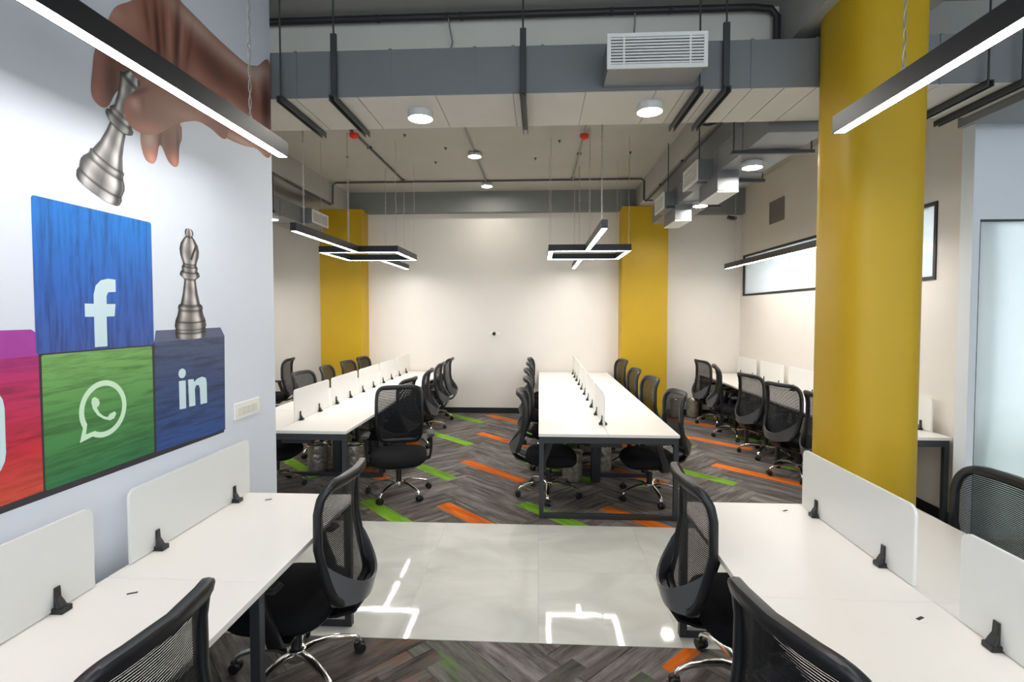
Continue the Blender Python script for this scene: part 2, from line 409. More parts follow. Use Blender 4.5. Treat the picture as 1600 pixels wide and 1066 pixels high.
# beams (parts of the ceiling)
BX(1.66, 2.34, -3.2, BY, 3.60, CZ, 'beam', M['beam'], ceiling)
BX(-4.05, -3.36, -3.2, BY, 3.60, CZ, 'beam', M['beam'], ceiling)
BX(-3.36, 1.66, 3.72, 4.05, 3.62, CZ, 'beam', M['beam_light'], ceiling)
BX(2.34, 8.0, 3.72, 4.05, 3.62, CZ, 'beam', M['beam'], ceiling)
BX(-5.2, -4.05, 3.72, 4.05, 3.62, CZ, 'beam', M['beam'], ceiling)
BX(-3.36, 1.66, 8.96, BY, 3.565, CZ, 'beam', M['beam_dark'], ceiling)
BX(2.34, RX, 8.96, BY, 3.50, CZ, 'beam', M['beam_dark'], ceiling)
BX(-5.2, -4.05, 8.96, BY, 3.565, CZ, 'beam', M['beam_dark'], ceiling)
ab = None
for x, y in ((-1.75, 5.2), (-1.6, 6.1), (-1.2, 6.6), (-1.45, 7.2), (-2.6, 6.9), (-2.5, 5.6), (0.05, 5.4), (0.25, 6.4), (-0.05, 7.1), (1.1, 5.7), (1.2, 6.9), (0.95, 5.2)):
    if ab is None: ab = MB().cyl((0, 0, -0.012), (0, 0, 0), 0.016, n=10).cyl((0, 0, -0.03), (0, 0, -0.012), 0.006, n=8).build('anchor_bolt', M['pipe'], ceiling); q = ab
    else: q = link('anchor_bolt', ab.data, ceiling)
    q.location = (x, y, CZ)
# yellow columns
struct(BX(1.40, 2.17, 8.78, BY, 0, 3.60, 'column', M['yellow'], bevel=0.006), 'flat mustard yellow column on the back wall behind the centre bench')
struct(BX(-3.82, -3.07, 8.78, BY, 0, 3.60, 'column', M['yellow'], bevel=0.006), 'flat mustard yellow column on the back wall behind the left bench')
cm = MB(); n = 72; ring = []
for i in range(n):
    a = 2 * PI * i / n; c_, s_ = math.cos(a), math.sin(a)
    ring.append((1.958 + 0.225 * math.copysign(abs(c_) ** 0.62, c_), 3.19 + 0.25 * math.copysign(abs(s_) ** 0.62, s_)))
cm.loft([[(x, y, 0) for x, y in ring], [(x, y, 3.60) for x, y in ring]])
struct(cm.build('column', M['yellow'], smooth=50), 'large mustard yellow column with rounded corners beside the right desk')

# ------------------------------------------------------------------ floor pieces
def clip(poly, ax, val, keep_less):
    out = []
    for i in range(len(poly)):
        p, q = poly[i], poly[(i + 1) % len(poly)]
        ip = (p[ax] <= val) if keep_less else (p[ax] >= val); iq = (q[ax] <= val) if keep_less else (q[ax] >= val)
        if ip: out.append(p)
        if ip != iq:
            t = (val - p[ax]) / (q[ax] - p[ax]); out.append((p[0] + t * (q[0] - p[0]), p[1] + t * (q[1] - p[1])))
    return out
r2 = 1 / math.sqrt(2)
PL, PW = 1.05, 0.2625
plank_cache = {}
def plank(cx, cy, ang, rect, m, top=0.0, L=PL, W=PW, name='carpet_plank'):
    ca, sa = math.cos(ang), math.sin(ang); g = 0.0015
    loc = [(-L / 2 + g, -W / 2 + g), (L / 2 - g, -W / 2 + g), (L / 2 - g, W / 2 - g), (-L / 2 + g, W / 2 - g)]
    wp = [(cx + ca * x - sa * y, cy + sa * x + ca * y) for x, y in loc]
    cp = wp
    for ax, v, k in ((0, rect[0], False), (0, rect[1], True), (1, rect[2], False), (1, rect[3], True)):
        cp = clip(cp, ax, v, k)
        if len(cp) < 3: return
    ar = abs(sum(cp[i][0] * cp[(i + 1) % len(cp)][1] - cp[(i + 1) % len(cp)][0] * cp[i][1] for i in range(len(cp)))) / 2
    if ar < 0.002: return
    full = ar > 0.999 * (L - 2 * g) * (W - 2 * g)
    key = (m, top, L, W)
    if full and key in plank_cache:
        o = link(name, plank_cache[key], floor)
    else:
        lp = [((x - cx) * ca + (y - cy) * sa, -(x - cx) * sa + (y - cy) * ca) for x, y in (loc and cp)]
        h = 0.0065; b = MB(); k = len(lp)
        mx = sum(p[0] for p in lp) / k; my = sum(p[1] for p in lp) / k
        inn = [(mx + (x - mx) * 0.992, my + (y - my) * 0.985) for x, y in lp]
        b.loft([[(x, y, -h) for x, y in lp], [(x, y, -0.0012 + top) for x, y in lp], [(x, y, top) for x, y in inn]])
        o = b.build(name, M[m], floor)
        if full: plank_cache[key] = o.data
    o.location = (cx, cy, 0); o.rotation_euler = (0, 0, ang)
    return o
ZA = (LX, RX, 4.285, BY - 0.002)
ZB = (-1.78, 3.6, 0.3, 2.722)
def herring(rect, ox, oy):
    step = PW / r2 * 2 * 0.5 * 1.0
    dy = PW * math.sqrt(2); dx = PL * math.sqrt(2)
    for k in range(-6, 8):
        for j in range(-30, 40):
            x0 = ox + k * dx; y0 = oy + j * dy
            # A: runs right-down from (x0, y0); B: runs right-up, fitted against it
            ax, ay = x0 + r2 * (PL / 2) + r2 * PW / 2, y0 - r2 * (PL / 2) + r2 * PW / 2
            if rect[0] - 1 < ax < rect[1] + 1 and rect[2] - 1 < ay < rect[3] + 1:
                plank(ax, ay, -PI / 4, rect, random.choice(['carpet'] * 9 + ['rust', 'olive']) if rect is ZB else 'carpet')
            # B occupies u in [L, L+W], v in [0, L] of A's frame
            u, v = PL + PW / 2, PL / 2
            bx, by = x0 + r2 * u + r2 * v, y0 - r2 * u + r2 * v
            if rect[0] - 1 < bx < rect[1] + 1 and rect[2] - 1 < by < rect[3] + 1:
                plank(bx, by, PI / 4, rect, random.choice(['carpet'] * 9 + ['rust', 'olive']) if rect is ZB else 'carpet')
herring(ZA, -0.96, 4.62)
herring(ZB, -0.7, 0.4)
def accent(x, y, m):
    # a coloured plank laid right-down, starting at (x, y)
    L, W = 1.04, 0.15
    plank(x + r2 * L / 2, y - r2 * L / 2, -PI / 4, ZA, m, 0.0012, L, W)
for x in (-3.88, -2.39, -0.90, 0.60, 2.09):
    for y in (4.71, 6.13, 7.58, 8.95): accent(x - (0.0 if x < 2 else 0.02), y, 'orange')
for x in (-4.63, -3.17, -1.66, -0.16, 1.33, 2.82):
    for y in (4.77, 6.16, 7.62, 9.05): accent(x, y, 'green')
for (x, y, a, m) in ((-0.72, 2.42, PI / 4, 'rust'), (0.02, 2.38, PI / 4, 'olive'), (0.36, 2.30, PI / 4, 'olive'), (0.90, 2.40, PI / 4, 'rust'), (-0.95, 2.2, PI / 4, 'rust')):
    plank(x, y, a, ZB, m, 0.0012, 0.55, 0.11)
plank(0.74, 2.63, PI / 4, ZB, 'orange', 0.0012, 0.26, 0.08)
TS = 0.781
for i in range(-7, 6):
    for j in range(2):
        x0, y0 = i * TS + 0.0, 2.724 + j * TS
        x1 = min(x0 + TS, 4.2)
        b = MB().bb(0.0003 - TS / 2, x1 - 0.0003 - x0 - TS / 2, -TS / 2 + 0.0003, TS / 2 - 0.0003, -0.0075, 0)
        if i == -7 and j == 0: tile_me = b.build('floor_tile', M['tile'], floor, bevel=0.0005); o = tile_me
        else: o = link('floor_tile', tile_me.data, floor)
        o.location = (x0 + TS / 2, y0 + TS / 2, 0)
BX(RX, 8.0, 4.30, BY, -0.008, 0, 'floor_covering', M['tile'], floor)
BX(3.61, 8.0, -3.2, 2.722, -0.008, 0, 'floor_covering', M['tile'], floor)

# ------------------------------------------------------------------ mural print on the partition (flat print on the wall, x = -1.78)
MX = -1.78
def inkpoly(name, poly, m, d, parent=wall_part):
    return MB().prism(poly, lambda a, b, h: (MX + h, a, b), 0.0002, d).build(name, M[m], parent)
def ring_print(name, outer, inner, m, d):
    b = MB(); k = len(outer)
    vs = [(MX + d, a, c) for a, c in outer] + [(MX + d, a, c) for a, c in inner]
    b.add(vs, [(i, (i + 1) % k, k + (i + 1) % k, k + i) for i in range(k)])
    vs2 = [(MX + d - 0.0005, a, c) for a, c in outer] + [(MX + d - 0.0005, a, c) for a, c in inner]
    o = len(b.v); b.add(vs2, [(i, k + i, k + (i + 1) % k, (i + 1) % k) for i in range(k)])
    b.f += [(i, o + i, o + (i + 1) % k, (i + 1) % k) for i in range(k)] + [(k + i, k + (i + 1) % k, o + k + (i + 1) % k, o + k + i) for i in range(k)]
    b.m += [0] * (2 * k)
    return b.build(name, M[m], wall_part)
def rrect(y0, y1, z0, z1, r, n=5):
    out = []
    for cy, cz, a0 in ((y1 - r, z1 - r, 0), (y0 + r, z1 - r, 90), (y0 + r, z0 + r, 180), (y1 - r, z0 + r, 270)):
        for i in range(n + 1):
            a = math.radians(a0 + 90 * i / n); out.append((cy + r * math.cos(a), cz + r * math.sin(a)))
    return out
inkpoly('printed_edge', [(1.15, 1.128), (2.79, 1.118), (2.79, 1.16), (2.28, 1.66), (1.735, 1.67), (1.70, 1.70), (1.15, 1.66)], 'shade_ink', 0.0005)
fbb = inkpoly('printed_block', rrect(1.72, 2.277, 1.646, 2.207, 0.012), 'fb', 0.0011)
wab = inkpoly('printed_block', rrect(1.739, 2.264, 1.148, 1.640, 0.008), 'wa', 0.0010)
lib = inkpoly('printed_block', [(2.277, 1.145), (2.80, 1.131), (2.81, 1.664), (2.28, 1.654)], 'li', 0.0009)
inkpoly('printed_block_top', [(2.279, 1.654), (2.81, 1.664), (2.775, 1.712), (2.29, 1.711)], 'litop', 0.0009)
igb = inkpoly('printed_block', [(1.15, 1.146), (1.731, 1.152), (1.728, 1.640), (1.15, 1.638)], 'ig', 0.0010)
inkpoly('printed_block_top', [(1.15, 1.638), (1.728, 1.640), (1.722, 1.722), (1.705, 1.734), (1.15, 1.734)], 'igtop', 0.0010)
F_POLY = [(2.069, 1.932), (2.034, 1.934), (1.997, 1.925), (1.972, 1.902), (1.962, 1.867), (1.961, 1.829), (1.92, 1.829), (1.92, 1.777), (1.961, 1.777), (1.961, 1.655), (2.020, 1.655), (2.020, 1.777), (2.060, 1.779), (2.066, 1.830), (2.022, 1.829), (2.022, 1.862), (2.031, 1.878), (2.069, 1.881)]
inkpoly('printed_letter', F_POLY, 'white_ink', 0.0018)
# speech bubble ring with a tail
def bubble(r, tip):
    out = []
    for i in range(48):
        a = 2 * PI * i / 48; d = math.degrees(a)
        if abs(d - 225) < 12: out.append(tip)
        else: out.append((1.995 + r * math.cos(a), 1.400 + r * 1.02 * math.sin(a)))
    return out
ring_print('printed_bubble', bubble(0.114, (1.881, 1.287)), bubble(0.092, (1.908, 1.314)), 'green_ink', 0.0018)
PH = [(1.954, 1.455), (1.97, 1.444), (1.976, 1.426), (1.97, 1.416), (1.961, 1.411), (1.973, 1.388), (1.991, 1.371), (2.011, 1.362), (2.025, 1.374), (2.048, 1.379), (2.055, 1.368), (2.044, 1.351), (2.024, 1.346), (1.993, 1.358), (1.964, 1.379), (1.944, 1.408), (1.937, 1.435), (1.941, 1.451)]
inkpoly('printed_handset', PH, 'green_ink', 0.0018)
inkpoly('printed_letter', [(2.435, 1.455), (2.482, 1.453), (2.482, 1.312), (2.436, 1.314)], 'white_ink', 0.0018)
inkpoly('printed_letter_dot', [(2.459 + 0.026 * math.cos(2 * PI * i / 20), 1.491 + 0.024 * math.sin(2 * PI * i / 20)) for i in range(20)], 'white_ink', 0.0018)
inkpoly('printed_letter', [(2.501, 1.454), (2.541, 1.452), (2.546, 1.436), (2.573, 1.451), (2.609, 1.456), (2.638, 1.446), (2.645, 1.423), (2.645, 1.311), (2.593, 1.312), (2.590, 1.397), (2.582, 1.415), (2.562, 1.418), (2.55, 1.402), (2.552, 1.313), (2.506, 1.315)], 'white_ink', 0.0018)
ring_print('printed_camera_outline', rrect(1.25, 1.606, 1.235, 1.565, 0.09), rrect(1.28, 1.576, 1.265, 1.535, 0.065), 'white_ink', 0.0018)
cr = [(1.428 + math.cos(2 * PI * i / 32), math.sin(2 * PI * i / 32)) for i in range(32)]
ring_print('printed_camera_lens', [(1.428 + (a - 1.428) * 0.085, 1.40 + b * 0.085) for a, b in cr], [(1.428 + (a - 1.428) * 0.06, 1.40 + b * 0.06) for a, b in cr], 'white_ink', 0.0018)

def smooth_poly(P, n=6):
    out = []; k = len(P)
    for i in range(k):
        p0, p1, p2, p3 = [np.array(P[(i + d) % k]) for d in (-1, 0, 1, 2)]
        for j in range(n):
            t = j / n
            out.append(tuple(0.5 * ((2 * p1) + (-p0 + p2) * t + (2 * p0 - 5 * p1 + 4 * p2 - p3) * t * t + (-p0 + 3 * p1 - 3 * p2 + p3) * t ** 3)))
    return out
def s2l(c):
    c = np.clip(c, 0, 255) / 255.0
    return np.where(c <= 0.04045, c / 12.92, ((c + 0.055) / 1.055) ** 2.4)
def colour_mesh(name, verts, faces, cols):
    me = bpy.data.meshes.new(name); me.from_pydata(verts, [], faces)
    at = me.color_attributes.new('Col', 'FLOAT_COLOR', 'POINT')
    arr = np.ones((len(verts), 4), np.float32); arr[:, :3] = s2l(np.asarray(cols, float))
    at.data.foreach_set('color', arr.ravel()); me.materials.append(M['print'])
    me.update(); return link(name, me, wall_part)
def painted(name, poly, fn, d, h=0.006, ymax=3.36):
    # flat print: a grid over the outline with its rim snapped onto it, one printed colour per vertex
    P = np.array(smooth_poly(poly)); P[:, 0] = np.minimum(P[:, 0], ymax - 0.001)
    y0, z0 = P.min(0) - h; y1, z1 = P.max(0) + h
    ys = np.arange(y0, y1 + h, h); zs = np.arange(z0, z1 + h, h)
    Y, Z = np.meshgrid(ys, zs, indexing='ij'); pts = np.stack([Y.ravel(), Z.ravel()], 1)
    ins = np.zeros(len(pts), bool); Q = np.roll(P, -1, 0)
    for (ay, az), (by, bz) in zip(P, Q):
        c = (az > pts[:, 1]) != (bz > pts[:, 1])
        if bz != az: ins ^= c & (pts[:, 0] < (by - ay) * (pts[:, 1] - az) / (bz - az) + ay)
    ny, nz = len(ys), len(zs); I = ins.reshape(ny, nz)
    cell = (I[:-1, :-1].astype(int) + I[1:, :-1] + I[:-1, 1:] + I[1:, 1:]) >= 2
    idx = np.arange(ny * nz).reshape(ny, nz)
    ii, jj = np.nonzero(cell)
    quads = np.stack([idx[ii, jj], idx[ii + 1, jj], idx[ii + 1, jj + 1], idx[ii, jj + 1]], 1)
    used, inv = np.unique(quads, return_inverse=True); quads = inv.reshape(-1, 4); V = pts[used].copy(); insu = ins[used]
    # boundary vertices of the kept cells go to the nearest outline point
    cnt = np.bincount(quads.ravel(), minlength=len(V)); rim = np.nonzero((cnt < 4) | ~insu)[0]
    AB = Q - P; LL = (AB ** 2).sum(1) + 1e-12
    for r in rim:
        t = np.clip(((V[r] - P) * AB).sum(1) / LL, 0, 1); C = P + AB * t[:, None]
        k = ((C - V[r]) ** 2).sum(1).argmin(); V[r] = C[k]
    return colour_mesh(name, [(MX + d, a, b) for a, b in V], quads.tolist(), fn(V[:, 0], V[:, 1]))
def blobs(y, z, base, L):
    c = np.tile(np.array(base, float), (len(y), 1))
    for (cy, cz, ry, rz, an, col, st) in L:
        ca, sa = math.cos(math.radians(an)), math.sin(math.radians(an))
        u = (y - cy) * ca + (z - cz) * sa; v = -(y - cy) * sa + (z - cz) * ca
        wgt = st * np.exp(-((u / ry) ** 2 + (v / rz) ** 2)); c += (np.array(col, float) - c) * wgt[:, None]
    return c
HAND = [(3.36, 3.431), (3.2, 3.354), (3.09, 3.312), (2.957, 3.309), (2.777, 3.315), (2.643, 3.327), (2.533, 3.337), (2.476, 3.338), (2.336, 3.265), (2.247, 3.204), (2.181, 3.144), (2.111, 3.082), (2.076, 3.022), (2.061, 2.98), (2.022, 2.907), (1.998, 2.838), (1.987, 2.769), (1.977, 2.688), (1.987, 2.647), (2.024, 2.63), (2.06, 2.651), (2.108, 2.731), (2.187, 2.765), (2.239, 2.687), (2.226, 2.582), (2.234, 2.527), (2.256, 2.487), (2.295, 2.48), (2.321, 2.51), (2.339, 2.575), (2.359, 2.575), (2.395, 2.524), (2.438, 2.506), (2.467, 2.53), (2.475, 2.612), (2.494, 2.658), (2.496, 2.714), (2.485, 2.732), (2.539, 2.762), (2.626, 2.794), (2.719, 2.794), (2.863, 2.79), (3.023, 2.801), (3.164, 2.827), (3.36, 2.861)]
def hand_col(y, z):
    c = blobs(y, z, (146, 98, 82), [
        (2.10, 3.04, 0.10, 0.06, 20, (190, 146, 132), 0.85), (2.20, 3.11, 0.05, 0.10, 0, (178, 130, 116), 0.7), (2.15, 2.96, 0.09, 0.05, 20, (160, 104, 92), 0.6),
        (2.60, 3.28, 0.20, 0.05, -4, (192, 172, 164), 0.85), (3.0, 3.26, 0.27, 0.05, 3, (190, 166, 156), 0.9), (3.24, 3.33, 0.14, 0.05, 25, (196, 178, 172), 0.85),
        (2.345, 3.08, 0.016, 0.17, 4, (70, 32, 26), 0.95), (2.385, 3.12, 0.012, 0.14, 2, (84, 42, 34), 0.7), (2.475, 3.12, 0.02, 0.17, -4, (76, 36, 30), 0.9), (2.425, 3.16, 0.014, 0.14, 0, (184, 132, 118), 0.8), (2.28, 3.14, 0.014, 0.09, 10, (96, 50, 42), 0.7), (2.515, 3.18, 0.014, 0.13, -8, (186, 140, 126), 0.75), (2.56, 3.12, 0.016, 0.12, -12, (96, 54, 44), 0.6),
        (2.75, 3.14, 0.18, 0.08, -12, (98, 58, 48), 0.8), (3.05, 3.13, 0.16, 0.08, -5, (110, 68, 58), 0.7), (3.30, 3.12, 0.06, 0.16, 0, (52, 22, 20), 0.85), (3.20, 3.20, 0.04, 0.06, 20, (180, 150, 140), 0.5),
        (2.95, 2.99, 0.22, 0.04, -4, (178, 136, 124), 0.75), (2.62, 3.02, 0.06, 0.05, 0, (172, 120, 104), 0.6), (3.12, 2.95, 0.08, 0.06, 0, (128, 78, 68), 0.6), (3.30, 2.93, 0.05, 0.08, 0, (104, 48, 42), 0.7),
        (2.01, 2.80, 0.03, 0.14, 0, (156, 104, 94), 0.8), (2.08, 2.74, 0.035, 0.12, 0, (70, 30, 24), 0.85), (2.00, 2.66, 0.03, 0.04, 0, (178, 112, 96), 0.85), (2.14, 2.83, 0.05, 0.06, 0, (90, 48, 40), 0.6),
        (2.28, 2.60, 0.05, 0.05, 0, (206, 178, 168), 0.9), (2.29, 2.50, 0.035, 0.04, 0, (220, 152, 132), 0.95), (2.345, 2.60, 0.012, 0.06, -10, (96, 54, 46), 0.85), (2.395, 2.62, 0.03, 0.07, 0, (120, 74, 62), 0.8), (2.44, 2.53, 0.03, 0.04, 0, (210, 140, 120), 0.95), (2.465, 2.64, 0.01, 0.06, 0, (76, 40, 32), 0.8), (2.487, 2.69, 0.014, 0.05, 0, (132, 82, 70), 0.8),
        (3.05, 2.82, 0.25, 0.03, 2, (210, 172, 160), 0.8)])
    return c
painted('printed_hand', HAND, hand_col, 0.0012)
THUMB = [(2.87, 3.021), (2.595, 3.014), (2.408, 2.952), (2.283, 2.857), (2.196, 2.769), (2.145, 2.713), (2.135, 2.675), (2.143, 2.636), (2.181, 2.602), (2.255, 2.599), (2.335, 2.631), (2.4, 2.676), (2.456, 2.719), (2.539, 2.762), (2.626, 2.794), (2.719, 2.794), (2.863, 2.79)]
def thumb_col(y, z):
    return blobs(y, z, (152, 104, 88), [
        (2.27, 2.62, 0.14, 0.04, 12, (206, 140, 122), 0.8), (2.15, 2.66, 0.03, 0.06, 0, (186, 116, 98), 0.7), (2.40, 2.80, 0.12, 0.07, 20, (160, 118, 102), 0.8),
        (2.195, 2.715, 0.036, 0.032, 10, (196, 150, 140), 1.0), (2.245, 2.735, 0.012, 0.04, 0, (128, 82, 72), 0.5), (2.22, 2.775, 0.07, 0.014, 35, (96, 56, 48), 0.8),
        (2.55, 2.79, 0.12, 0.03, 10, (186, 134, 118), 0.7), (2.75, 2.92, 0.12, 0.1, 0, (150, 100, 84), 0.8), (2.85, 2.9, 0.06, 0.14, 0, (150, 96, 80), 1.0)])
painted('printed_thumb', THUMB, thumb_col, 0.0024)
UB = [(-1, 28), (-0.92, 44), (-0.84, 84), (-0.74, 150), (-0.6, 216), (-0.46, 190), (-0.25, 138), (0.0, 116), (0.14, 150), (0.3, 196), (0.5, 232), (0.62, 196), (0.72, 96), (0.84, 54), (0.93, 110), (1.0, 34)]
def chess(name, origin, axis, prof, dark_t, tone, d, bow):
    ax = np.array(axis) / np.linalg.norm(axis); sd = np.array((ax[1], -ax[0]))
    us = np.linspace(-1, 1, 27); V = []; C = []; F = []
    ts = []; 
    for (t0, w0), (t1, w1) in zip(prof[:-1], prof[1:]):
        k = max(1, int((t1 - t0) / 0.006))
        for i in range(k): ts.append((t0 + (t1 - t0) * i / k, w0 + (w1 - w0) * i / k))
    ts.append(prof[-1])
    for t, hw in ts:
        f = bow * (hw / 0.11)
        for u in us:
            p = np.array(origin) + ax * (t - f * math.sqrt(max(0, 1 - u * u))) + sd * (u * hw)
            V.append((MX + d, p[0], p[1]))
            g = np.interp(u, [a for a, _ in UB], [b for _, b in UB])
            g *= 1.0 + 0.10 * math.sin(t * 70 + u * 2.0)
            for td, wd in dark_t: g *= 1 - 0.78 * math.exp(-((t - td) / wd) ** 2)
            C.append((g * tone[0], g * tone[1], g * tone[2]))
    n_ = len(us)
    for k in range(len(ts) - 1):
        for i in range(n_ - 1): F.append((k * n_ + i, k * n_ + i + 1, (k + 1) * n_ + i + 1, (k + 1) * n_ + i))
    return colour_mesh(name, V, F, C)
chess('printed_chess_king', (2.0, 2.285), (0.20, 0.555), [(0, .107), (.022, .112), (.04, .106), (.05, .108), (.075, .111), (.095, .104), (.115, .090), (.125, .086), (.14, .088), (.146, .078), (.2, .058), (.26, .047), (.31, .042), (.315, .056), (.328, .073), (.345, .074), (.355, .060), (.365, .064), (.38, .054), (.39, .046), (.44, .046), (.5, .054), (.545, .066), (.555, .05), (.59, .03)],
      [(.042, .005), (.118, .006), (.146, .004), (.312, .005), (.352, .005), (.383, .004), (.55, .008)], (0.95, 0.93, 0.92), 0.0018, 0.022)
chess('printed_chess_bishop', (2.533, 1.672), (0, 1), [(0, .112), (.02, .115), (.045, .113), (.055, .119), (.085, .113), (.11, .098), (.135, .090), (.150, .094), (.162, .086), (.168, .072), (.22, .055), (.29, .042), (.297, .05), (.31, .074), (.325, .071), (.338, .056), (.352, .061), (.366, .05), (.378, .052), (.41, .068), (.44, .073), (.47, .064), (.495, .042), (.508, .027), (.513, .024), (.52, .031), (.535, .031), (.546, .022), (.55, .006)],
      [(.03, .004), (.048, .004), (.085, .004), (.140, .004), (.165, .004), (.296, .005), (.332, .004), (.36, .004), (.372, .004), (.51, .004)], (0.93, 0.90, 0.88), 0.0016, 0.014)
inkpoly('printed_mitre_cut', [(2.535, 2.068), (2.548, 2.062), (2.588, 2.135), (2.578, 2.148)], 'shade_ink', 0.0022)

# switch plate on the partition
sp_ = thing('switch_plate', 'white six-module switch plate on the mural wall past the navy block', 'switch', (MX, 3.012, 1.213))
MB().box((0.006, 0, 0), (0.011, 0.262, 0.098)).build('cover', M['plate'], sp_, bevel=0.003)
for i in range(4): MB().box((0.0135, -0.076 + i * 0.0507, -0.002), (0.004, 0.045, 0.046)).build('module', M['socket'], sp_, bevel=0.0015)

# ------------------------------------------------------------------ ductwork
duct = thing('air_duct', 'wide grey rectangular air duct crossing the room under the ceiling', 'duct', (0, 0, 0))
DY0, DY1, DZ0, DZ1 = 3.38, 3.96, 3.222, 3.525
BX(-3.3, 3.15, DY0, DY1, DZ0, DZ1, 'duct_body', M['duct'], duct, bevel=0.003)
for x in (-2.2, -1.62, -0.98, -0.42, -0.17, 0.02, 0.45, 1.35, 1.75, 2.5):
    MB().bb(x - 0.010, x + 0.010, DY0 - 0.004, DY1 + 0.004, DZ0 + 0.001, DZ1 + 0.004).build('duct_joint', M['duct'], duct)
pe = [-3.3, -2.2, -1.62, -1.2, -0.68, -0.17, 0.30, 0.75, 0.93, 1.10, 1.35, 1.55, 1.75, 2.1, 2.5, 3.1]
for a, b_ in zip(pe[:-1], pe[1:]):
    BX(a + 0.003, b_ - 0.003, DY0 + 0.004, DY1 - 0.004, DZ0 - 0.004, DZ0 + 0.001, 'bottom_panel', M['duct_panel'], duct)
def hanger(x, strap=True, front=0.0):
    b = MB()
    b.bb(x - 0.02, x - 0.014, DY0 - 0.06, DY1 + 0.06, DZ0 - 0.045, DZ0 - 0.005).bb(x + 0.014, x + 0.02, DY0 - 0.06, DY1 + 0.06, DZ0 - 0.045, DZ0 - 0.005).bb(x - 0.02, x + 0.02, DY0 - 0.06, DY1 + 0.06, DZ0 - 0.010, DZ0 - 0.005)
    b.build('support_channel', M['duct_dark'], duct)
    if strap:
        MB().bb(x - 0.02, x + 0.02, DY0 - 0.03, DY0 - 0.008, DZ0 - 0.01, DZ1 + 0.10).build('hanger_strap', M['duct_dark'], duct, bevel=0.003)
        MB().cyl((x, DY0 - 0.02, DZ1 + 0.1), (x, DY0 - 0.02, CZ), 0.006, n=8).build('hanger_rod', M['duct_dark'], duct)
    else:
        MB().cyl((x, DY0 - 0.04, DZ0 - 0.03), (x, DY0 - 0.04, CZ), 0.006, n=8).build('hanger_rod', M['duct_dark'], duct)
hanger(-1.70, False); hanger(-1.35); hanger(-0.105); hanger(1.01, False); hanger(1.18); hanger(2.75, False); hanger(2.95, False)
MB().bb(3.15, 4.4, DY0 - 0.12, DY1 + 0.05, DZ0 - 0.03, DZ1 + 0.03).build('duct_body', M['duct'], duct, bevel=0.003)
MB().bb(3.10, 3.15, DY0 - 0.16, DY1 + 0.06, DZ0 - 0.06, DZ1 + 0.06).build('duct_flange', M['duct'], duct, bevel=0.003)
# takeoff with white grille
MB().bb(0.41, 0.975, 3.12, DY0 + 0.002, 3.245, 3.435).build('takeoff_box', M['duct'], duct, bevel=0.003)
def grille(parent, o, ux_, uy_, w_, h_, slats, nrm, name='air_grille', bars=(0.17, 0.83), fr=0.022):
    # framed grille: origin o = lower corner, ux_/uy_ in-plane axes, nrm = outward
    o, U, V, Nn = Vector(o), Vector(ux_), Vector(uy_), Vector(nrm)
    fnn = lambda a, b, d: o + U * a + V * b + Nn * d
    def blk(mb, a0, a1, b0, b1, d0, d1, m=0): mb.prism([(a0, b0), (a1, b0), (a1, b1), (a0, b1)], fnn, d0, d1, m)
    b = MB(); blk(b, 0, w_, 0, h_, 0.001, 0.003, 1)
    blk(b, 0, w_, 0, fr, 0.003, 0.016); blk(b, 0, w_, h_ - fr, h_, 0.003, 0.016); blk(b, 0, fr, fr, h_ - fr, 0.003, 0.016); blk(b, w_ - fr, w_, fr, h_ - fr, 0.003, 0.016)
    g = b.build(name, [M['grille'], M['hollow']], parent)
    p = (h_ - 2 * fr) / slats
    for i in range(slats):
        s = MB(); z = fr + p * (i + 0.5); blk(s, fr, w_ - fr, z - p * 0.26, z + p * 0.26, 0.004, 0.014); s.build('louver', M['grille'], g)
    if bars:
        s = MB()
        for q in bars: blk(s, w_ * q - 0.005, w_ * q + 0.005, fr, h_ - fr, 0.004, 0.013)
        s.build('mullion', M['grille'], g)
    return g
grille(duct, (0.400, 3.12, 3.238), (1, 0, 0), (0, 0, 1), 0.585, 0.203, 9, (0, -1, 0))

def side_duct(x0, x1, y0, y1, label, sgn):
    t = thing('air_duct', label, 'duct', (0, 0, 0))
    z0, z1 = 3.15, 3.385
    BX(x0, x1, y0, y1, z0, z1, 'duct_body', M['duct'], t, bevel=0.003)
    y = y0 + 0.5
    while y < y1 - 0.2:
        MB().bb(x0 - 0.005, x1 + 0.005, y - 0.012, y + 0.012, z0 - 0.005, z1 + 0.005).build('duct_joint', M['duct'], t); y += 0.62
    for y in (y0 + 0.42, y0 + 1.35, y0 + 2.6):
        MB().bb(x0 - 0.12, x1 + 0.12, y - 0.02, y + 0.02, z0 - 0.035, z0 - 0.006).build('support_channel', M['duct_dark'], t, bevel=0.002)
        for x in (x0 - 0.10, x1 + 0.10):
            MB().cyl((x, y, z0 - 0.03), (x, y, 3.60 if 1.66 < x < 2.34 or -4.05 < x < -3.36 else CZ), 0.006, n=8).build('hanger_rod', M['duct_dark'], t)
    return t
rd = side_duct(1.72, 2.15, 3.99, 7.95, 'grey duct with small grilles running along below the beam beside the right wall', 1)
ld = side_duct(-4.02, -3.58, 3.99, 8.3, 'grey duct glimpsed past the mural wall below the left beam', -1)
for y in (5.22, 6.58):
    BX(1.58, 1.722, y, y + 0.5, 3.12, 3.32, 'takeoff_box', M['duct'], rd, bevel=0.002)
    grille(rd, (1.58, y + 0.5, 3.115), (0, -1, 0), (0, 0, 1), 0.5, 0.205, 7, (-1, 0, 0), bars=None, fr=0.018)
for y in (5.03, 6.55):
    BX(1.70, 1.90, y, y + 0.56, 2.965, 3.152, 'takeoff_box', M['duct'], rd, bevel=0.002)
    grille(rd, (1.70, y, 2.965), (1, 0, 0), (0, 1, 0), 0.2, 0.56, 16, (0, 0, -1), bars=None, fr=0.016)
